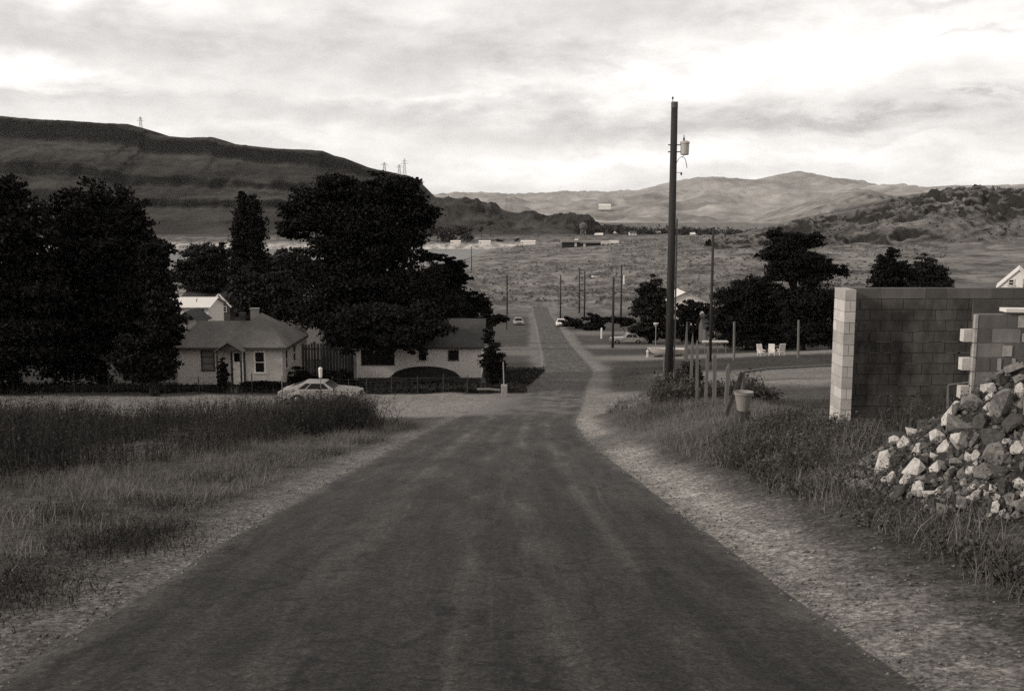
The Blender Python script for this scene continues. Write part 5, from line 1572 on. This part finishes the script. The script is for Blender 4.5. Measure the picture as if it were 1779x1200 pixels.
def courses(mb, x0, x1, y0, y1, z0, n, ch=.2, bl=.4, gap=.012, rng=None, skip=None, half=True, jit=.004, offs=0):
    for i in range(n):
        x = x0 - (bl / 2 if (i + offs) % 2 and half else 0)
        while x < x1 - .01:
            a, b_ = max(x, x0), min(x + bl, x1)
            if b_ - a > .03 and not (skip and skip(i, (a + b_) / 2)):
                j = rng.uniform(-jit, jit) if rng is not None else 0
                mb.b2(a + gap / 2, b_ - gap / 2, y0 + j, y1, z0 + i * ch + gap / 2, z0 + (i + 1) * ch - gap / 2)
            x += bl
rb = np.random.default_rng(9)
zt = pix(1600, 500, 18.2)[2]
nC = 13; z0w = zt - nC * .2
wl = thing('block_wall', 'unfinished concrete block wall with a pale end pier and dark face', 'wall', (6.0, 18.2, z0w))
lx0 = .178; lx1 = 9.2
mb = MB(); courses(mb, lx0, lx1, 0, .17, 0, nC - 1, rng=rb)
mb.build('wall_face', BLKD, wl)
mb = MB(); courses(mb, lx0, lx1, 0, .17, (nC - 1) * .2, 1, rng=rb, offs=1)
mb.build('top_course', block_mat('top_block', .10, .25), wl)
mb = MB(); mb.b2(lx0, lx1, .012, .165, -.3, (nC - 1) * .2); mb.build('joints', MORTD, wl)
mb = MB(); mb.b2(lx0, lx1, .008, .168, (nC - 1) * .2 + .0015, nC * .2 - .008); mb.build('top_joints', MORT, wl)
# pier: alternate courses turn their ends or their faces
mb = MB()
for i in range(nC):
    z = i * .2
    if i % 2 == 0:
        mb.b2(-.028, .168, -.40, .188, z + .006, z + .194)
    else:
        mb.b2(-.028, .066, -.40 + rb.uniform(-.004, .004), -.006, z + .006, z + .194)
        mb.b2(.076, .168, -.40 + rb.uniform(-.004, .004), -.006, z + .006, z + .194)
        mb.b2(-.028, .168, .004, .188, z + .006, z + .194)
mb.build('pier', BLK, wl)
mb = MB(); mb.b2(-.018, .158, -.39, .18, -.4, nC * .2 - .01); mb.build('pier_joints', MORT, wl)
# lintel over the opening
mb = MB(); mb.b2(pix(1690, 510, 18.2)[0] - 6, lx1, -.045, -.005, nC * .2 - .58, nC * .2 - .21); mb.build('lintel', mat('lintel_concrete', .07, .9, .3, 4), wl)
# mortar patches left on the dark face
mb = MB()
for _ in range(46):
    x = rb.uniform(.4, 4.6); i = rb.integers(1, nC - 1); w = rb.uniform(.08, .34)
    mb.b2(x, x + w, -.0085, -.0045, i * .2 - .008, i * .2 + rb.uniform(.004, .014))
mb.build('mortar_smears', mat('grey_mortar', .10, .95, .3, 12), wl)

# nearer stub wall
Dn = 13.7; xn = pix(1697, 600, Dn)[0]; ztn = pix(1697, 546, Dn)[2]
nN = 9; z0n = ztn - nN * .2
nw = thing('block_wall', 'short stub of lighter mortar-patched block wall behind the rubble at right', 'wall', (xn, Dn, z0n))
mb = MB(); courses(mb, 0, 2.6, 0, .19, 0, nN, rng=rb, bl=.4, gap=.01)
mb.build('wall_face', BLKN, nw)
mb = MB(); mb.b2(.01, 2.59, .009, .18, -.6, nN * .2 - .008); mb.build('joints', MORT, nw)
mb = MB()
for i in range(nN):
    if i % 2: mb.b2(-.16, -.006, .06, .18, i * .2 + .01, i * .2 + .18)
mb.build('toothing_blocks', BLK, nw)
mb = MB(); 
for i in range(nN): mb.b2(-.045, -.004, -.006, .05, i * .2 + .004, i * .2 + .19)
mb.build('end_joint', LIGHTM, nw)
mb = MB()
for (x, i, w, h_) in [(.36, 6, .13, .15), (.55, 8, .36, .17), (.62, 7, .10, .12), (.30, 5, .05, .17), (.50, 5, .05, .17), (1.1, 6, .2, .16), (1.4, 8, .3, .15), (1.2, 4, .18, .12)]:
    mb.b2(x, x + w, -.012, -.0045, i * .2 + .015, i * .2 + .015 + h_)
mb.build('mortar_patches', LIGHTM, nw)
pk_ = thing('plank', 'white plank lying on top of the stub block wall', 'plank', (xn + .36, Dn + .06, ztn))
MB().box((.75, 0, .045), (1.5, .2, .05), Matrix.Rotation(R(1.0), 3, 'Y')).build('board', WHITE, pk_)

# ------------------------------------------------------------------ rubble bank and stones
mx = np.linspace(3.3, 11.5, 90); my = np.linspace(8.4, 14.0, 70)
MX, MY = np.meshgrid(mx, my)
MZ = HM(MX, MY) + .05 * fbm(MX * 4, MY * 4, 3, 5) * (mound(MX, MY) > .05) - .06 * (mound(MX, MY) <= .02)
n0, n1 = MX.shape; idx = np.arange(n0 * n1).reshape(n0, n1)
F = np.stack([idx[:-1, :-1], idx[:-1, 1:], idx[1:, 1:], idx[1:, :-1]], -1).reshape(-1, 4)
tag(link('dirt_mound', np_mesh('dirt_mound', np.stack([MX, MY, MZ], -1).reshape(-1, 3), F), mat('rubble_soil', .028, .98, .5, 9, bump=.9, bumpd=.05, coord='pos'), smooth=True),
    'dark heap of soil and rubble at the right edge', 'mound', kind='structure')

def rock_mesh(seed):
    rg = np.random.default_rng(seed)
    bm = bmesh.new()
    for _ in range(13):
        d = rg.normal(size=3); d /= np.linalg.norm(d)
        d = np.sign(d) * np.abs(d) ** .75
        bm.verts.new(d * rg.uniform(.86, 1.12))
    r_ = bmesh.ops.convex_hull(bm, input=bm.verts)
    bmesh.ops.delete(bm, geom=[g for g in r_['geom_interior'] if isinstance(g, bmesh.types.BMVert)], context='VERTS')
    bmesh.ops.subdivide_edges(bm, edges=bm.edges[:], cuts=3, use_grid_fill=True)
    bmesh.ops.triangulate(bm, faces=bm.faces[:])
    for _ in range(1): bmesh.ops.smooth_vert(bm, verts=bm.verts, factor=.12, use_axis_x=True, use_axis_y=True, use_axis_z=True)
    for v in bm.verts:
        n_ = float(fbm(np.array(v.co.x * 1.7 + seed), np.array(v.co.y * 1.7 + v.co.z * 1.3), 3, seed))
        n2_ = float(fbm(np.array(v.co.x * 4.7 + v.co.z * 3 + seed), np.array(v.co.y * 4.7 - v.co.z * 4.1), 3, seed + 7))
        v.co *= 1.06 + .07 * n_ + .05 * n2_
    me = bpy.data.meshes.new('rock'); bm.to_mesh(me); bm.free()
    return me
ROCKL = mat('pale_stone', .42, .9, .28, 4, big=(1.1, .25), bump=.5)
ROCKM = mat('grey_stone', .15, .92, .35, 4, big=(1.1, .3), bump=.6)
ROCKD = mat('dark_stone', .055, .92, .35, 4, big=(1.1, .3), bump=.6)
variants = {}
for mm, ml in ((ROCKL, 'p'), (ROCKM, 'm'), (ROCKD, 'd')):
    variants[ml] = []
    for i in range(5):
        me = rock_mesh(40 + i * 3 + ord(ml)); me.materials.append(mm); variants[ml].append(me)
rocks = [(1717, 675, 26, 21, 0, 'p', 'white block-like stone near the top of the rubble heap'), (1742, 702, 38, 52, 0, 'm', 'large grey boulder high on the rubble heap below the stub wall'), (1717, 707, 13, 18, 0, 'p', 'small white stone left of the large grey boulder'),
    (1770, 683, 14, 34, 4, 'p', 'narrow pale stone at the right picture edge high on the heap'), (1687, 703, 32, 35, 18, 'm', 'grey rounded stone left of the white block-like stone'), (1653, 720, 20, 52, 24, 'p', 'long pale slab leaning right on the heap shoulder'),
    (1633, 710, 28, 18, -8, 'p', 'flat white stone left of the leaning pale slab'), (1668, 738, 42, 38, 10, 'm', 'broad grey stone below the leaning pale slab'), (1627, 762, 20, 31, 14, 'p', 'upright pale stone below the flat white one'), (1638, 778, 17, 31, 14, 'p', 'wedge-shaped pale stone just right of the upright one'),
    (1670, 772, 45, 25, 62, 'p', 'long pale stone lying slanted in the middle of the heap'), (1587, 748, 22, 18, -10, 'p', 'white lump of stone at the upper left of the heap'), (1570, 772, 19, 28, 22, 'p', 'pale upright stone on the left shoulder of the heap'), (1554, 767, 18, 19, 0, 'p', 'rounded pale stone leftmost on the upper heap'),
    (1533, 807, 19, 52, 10, 'p', 'tall narrow pale stone standing at the left foot of the heap'), (1550, 832, 17, 27, -12, 'p', 'small pale wedge right of the tall narrow stone'), (1590, 812, 20, 48, 48, 'p', 'curved pale stone slanting across the left of the heap'), (1573, 835, 15, 28, 10, 'p', 'pale sliver below the curved slanting stone'),
    (1593, 853, 19, 34, 8, 'p', 'pale rounded stone lowest on the left of the heap'), (1592, 783, 12, 30, 12, 'p', None), (1630, 812, 24, 30, 34, 'p', 'pale forked stone in the middle of the heap'), (1682, 793, 11, 25, 6, 'p', None), (1694, 792, 12, 24, 8, 'p', None), (1687, 822, 18, 22, 20, 'p', None),
    (1688, 847, 19, 12, -24, 'p', None), (1707, 847, 17, 10, -12, 'p', None), (1725, 848, 9, 21, 8, 'p', None), (1768, 780, 21, 32, 16, 'p', 'pale stone at the right picture edge halfway down the heap'), (1770, 843, 18, 24, 10, 'p', 'pale stone at the right picture edge low on the heap'), (1728, 883, 10, 28, 14, 'p', None), (1742, 893, 12, 18, 4, 'p', None),
    (1667, 880, 11, 8, 0, 'p', None), (1747, 767, 13, 12, 0, 'p', None), (1740, 660, 20, 24, 0, 'd', None), (1762, 642, 30, 16, -20, 'm', None), (1705, 735, 26, 34, 0, 'd', None), (1765, 735, 36, 40, 20, 'd', None), (1725, 760, 40, 30, 0, 'd', None), (1610, 800, 24, 22, 0, 'd', None), (1560, 800, 28, 24, 0, 'd', None),
    (1650, 845, 30, 22, 0, 'd', None), (1740, 820, 30, 22, 0, 'd', None), (1605, 740, 24, 20, 0, 'd', None), (1700, 690, 24, 30, 0, 'd', None), (1775, 662, 22, 22, 0, 'm', None), (1800, 700, 50, 60, 10, 'm', None), (1830, 780, 44, 40, 0, 'p', None), (1700, 905, 14, 9, 0, 'm', None), (1640, 870, 12, 9, 0, 'm', None), (1610, 880, 10, 8, 0, 'p', None)]
rf_g = np.random.default_rng(123)
tries = 0; added = []
while len(added) < 120 and tries < 5000:
    tries += 1
    x_, y_ = rf_g.uniform(3.9, 7.6), rf_g.uniform(9.2, 11.6)
    if mound(x_, y_) < .05: continue
    z_ = float(HM(x_, y_))
    d_ = y_ * CP + z_ * -SP
    u_ = IW / 2 + FPX * x_ / d_; v_ = IH / 2 - FPX * (y_ * SP + z_ * CP) / d_
    if v_ > 905 or u_ > 1900: continue
    s_px = rf_g.uniform(16, 46) * (1 if tries < 600 else .6)
    if any(abs(u_ - q[0]) < .45 * s_px + .3 * q[2] and abs(v_ - q[1]) < .45 * s_px + .3 * q[3] for q in added + rocks): continue
    added.append((u_, v_, s_px * rf_g.uniform(.5, 1.1), s_px * rf_g.uniform(.8, 1.6), rf_g.uniform(-10, 35), rf_g.choice(['m', 'd', 'd', 'p', 'm', 'm']), None))
rocks += added
gen = {'p': ('small pale stone wedged in the middle or lower rubble heap', 'small pale stones of the rubble heap'), 'm': ('mid-grey stone bedded in the rubble heap', 'mid-grey stones of the rubble heap'), 'd': ('dark stone half buried in the rubble heap', 'dark stones of the rubble heap')}
for i, (u, v, w, h_, tilt, kind, lb) in enumerate(rocks):
    q = gpix(u, v + h_ * .25, HM, 60)
    k = q[1] / FPX
    o = bpy.data.objects.new('rock', variants[kind][i % 5]); COL.objects.link(o)
    o.scale = (w * k * .56, (w + .4 * h_) * k * .42, h_ * k * .56)
    o.rotation_euler = (R(-12 + 7 * (i % 4)), R(tilt), R(-20 + 17 * (i % 3)))
    c = pix(u, v, q[1]); o.location = c
    tag(o, lb or gen[kind][0], 'rock', gen[kind][1] if lb is None else 'named stones of the rubble heap')
cx_, cy_ = rf_g.uniform(3.9, 8.2, 5200), rf_g.uniform(9.0, 13.0, 5200)
k = mound(cx_, cy_) > .03
cx_, cy_ = cx_[k], cy_[k]
r_ = .012 + .05 * rf_g.random(len(cx_)) ** 2.5
c = np.stack([cx_, cy_, HM(cx_, cy_) + r_ * .4], 1)
V = (c[:, None, :] + o6[None] * r_[:, None, None] * (.55 + .9 * rf_g.random((len(c), 6, 1)))).reshape(-1, 3)
F = (np.arange(len(c))[:, None, None] * 6 + t8[None]).reshape(-1, 3)
stuff('rubble', 'small grey stone chips filling the gaps of the rubble heap', 'rubble', V, F, mat('chip', .10, .92, .2, 20, isl=.75))
# broken board frame and sticks behind the heap
D = 14.4; a = pix(1648, 669, D); b_ = pix(1694, 664, D); gz = float(HM(a[0], D))
t = thing('broken_frame', 'thin broken wooden frame sticking up behind the rubble heap', 'frame', (a[0], D, gz))
MB().tube([(0, 0, a[2] - gz), (b_[0] - a[0], 0, b_[2] - gz)], .022, 6).build('rail', WOODG, t)
MB().tube([(.04, 0, -.3), (0, 0, a[2] - gz)], .022, 6).build('post', WOODG, t)
for (u0, v0, u1, v1, lb) in [(1548, 732, 1574, 738, 'thin pale stick lying across the weeds left of the heap'), (1553, 742, 1580, 736, 'second thin pale stick crossing the first left of the heap')]:
    a = gpix(u0, v0 + 3, HM); b_ = pix(u1, v1, a[1] + .2); a = pix(u0, v0, a[1])
    t = thing('stick', lb, 'stick', a, 0, 'sticks by the rubble heap')
    MB().tube([(0, 0, 0), tuple((b_ - a) * .5 + np.array([0, 0, .02])), tuple(b_ - a)], [.014, .012, .006], 6).build('branch', WOODG, t)

# ------------------------------------------------------------------ air, sky and sun
SUN_EL, SUN_AZ = R(24), R(-108)       # azimuth measured from +Y towards +X
HAZE_D = 1.6e-5
mb = MB(); mb.b2(-12000, 12000, -400, 13500, -140, 900)
hm = bpy.data.materials.new('haze'); hm.use_nodes = True
nt = hm.node_tree
for n in list(nt.nodes): nt.nodes.remove(n)
out = nt.nodes.new('ShaderNodeOutputMaterial'); pv = nt.nodes.new('ShaderNodeVolumePrincipled')
pv.inputs['Color'].default_value = (.95, .94, .92, 1); pv.inputs['Density'].default_value = HAZE_D; pv.inputs['Anisotropy'].default_value = .2
nt.links.new(pv.outputs[0], out.inputs['Volume'])
tag(mb.build('haze', hm), 'thin pale haze filling the valley air', 'haze', kind='stuff')

w = bpy.data.worlds.new("World"); scene.world = w; w.use_nodes = True
nt = w.node_tree
for n in list(nt.nodes): nt.nodes.remove(n)
out = nt.nodes.new('ShaderNodeOutputWorld'); bg = nt.nodes.new('ShaderNodeBackground'); nt.links.new(bg.outputs[0], out.inputs[0])
bg.inputs['Strength'].default_value = .1
sky = nt.nodes.new('ShaderNodeTexSky'); sky.sky_type = 'NISHITA'; sky.sun_disc = False
sky.sun_elevation = SUN_EL; sky.sun_rotation = SUN_AZ
bw = nt.nodes.new('ShaderNodeRGBToBW'); nt.links.new(sky.outputs[0], bw.inputs[0])
b = NB(nt)
tc = nt.nodes.new('ShaderNodeTexCoord').outputs['Generated']
dx, dy, dz = b.xyz(tc)
az = b.math('ARCTAN2', dx, dy); el = b.math('ARCSINE', dz)
cmb = nt.nodes.new('ShaderNodeCombineXYZ'); b.put(cmb.inputs[0], b.mul(az, 6.5)); b.put(cmb.inputs[1], b.mul(el, 19.0)); b.put(cmb.inputs[2], b.mul(dy, .6))
cv = cmb.outputs[0]
n1 = b.noise(cv, 1.1, 7.0, .58, .25)
n2 = b.noise(cv, 3.4, 7.0, .62, .3)
n3 = b.noise(cv, .55, 4.0, .55, .4)
azw = b.add(az, b.mul(b.sub(n2, .5), .22)); elw = b.add(el, b.mul(b.sub(n1, .5), .095))
def blob(u, v, ru, rv, amp):
    ca = math.atan((u - IW / 2) / FPX); ce = (369 - v) / FPX
    qa = b.math('DIVIDE', b.sub(azw, ca), ru / FPX); qe = b.math('DIVIDE', b.sub(elw, ce), rv / FPX)
    return b.mul(b.math('POWER', 2.71828, b.mul(b.add(b.mul(qa, qa), b.mul(qe, qe)), -1.0)), amp)
cm2 = nt.nodes.new('ShaderNodeCombineXYZ'); b.put(cm2.inputs[0], b.mul(az, 8.0)); b.put(cm2.inputs[1], b.mul(el, 15.0)); b.put(cm2.inputs[2], b.mul(dy, .6))
n4 = b.noise(cm2.outputs[0], 2.2, 8.0, .62, .3)
L = b.add(.93, b.mul(b.sub(n1, .5), .42))
L = b.add(L, b.mul(b.sub(n2, .5), .20))
L = b.add(L, b.mul(b.sub(n4, .5), .44))
for q in [(1430, 115, 330, 62, .34), (1150, 150, 220, 26, .16), (1330, 275, 520, 24, .26), (1060, 270, 160, 22, .1), (215, 30, 150, 20, .22), (70, 158, 150, 15, .28), (520, 242, 170, 15, .16), (820, 170, 190, 11, .16), (1690, 25, 150, 40, .2), (420, 120, 40, 30, .05), (900, 310, 500, 20, .08),
          (250, 105, 340, 36, -.20), (880, 115, 290, 40, -.22), (1180, 40, 200, 38, -.22), (1130, 222, 300, 22, -.24), (1480, 230, 230, 12, -.22), (620, 205, 300, 22, -.14), (1610, 44, 100, 10, -.26), (1690, 196, 45, 11, -.30), (1680, 84, 60, 5, -.2), (90, 190, 160, 10, -.14), (620, 60, 200, 16, -.08), (1560, 262, 260, 7, -.12)]:
    L = b.add(L, blob(*q))
# higher, unseen part of the overcast: even, a little darker overhead
hi = b.rng(el, .24, .5, 0, 1, True)
L = b.add(b.mul(L, b.sub(1.0, hi)), b.mul(b.add(.82, b.mul(b.sub(n3, .5), .3)), hi))
cl = b.mul(L, 10.0)
cover = b.rng(n3, .2, .5, .82, 1.0)
val = b.add(b.mul(b.math('MINIMUM', bw.outputs[0], 9.0), b.sub(1.0, cover)), b.mul(cl, cover))
cc = nt.nodes.new('ShaderNodeCombineXYZ')
for i, kx_ in enumerate((1.0, .972, .945)): b.put(cc.inputs[i], b.mul(val, kx_))
nt.links.new(cc.outputs[0], bg.inputs['Color'])

sd = bpy.data.lights.new('sun', 'SUN'); sd.energy = 2.6; sd.angle = R(7); sd.color = (1.0, .96, .90)
so = bpy.data.objects.new('sun', sd); COL.objects.link(so)
vec = Vector((math.sin(SUN_AZ) * math.cos(SUN_EL), math.cos(SUN_AZ) * math.cos(SUN_EL), math.sin(SUN_EL)))
so.rotation_euler = vec.to_track_quat('Z', 'Y').to_euler()
so.location = (-60, 0, 60)

scene.view_settings.view_transform = 'Standard'
scene.view_settings.look = 'None'
scene.view_settings.exposure = 0.0
scene.view_settings.gamma = 1.0
scene.cycles.use_denoising = False
scene.cycles.max_bounces = 6
scene.cycles.diffuse_bounces = 3
scene.cycles.volume_bounces = 0
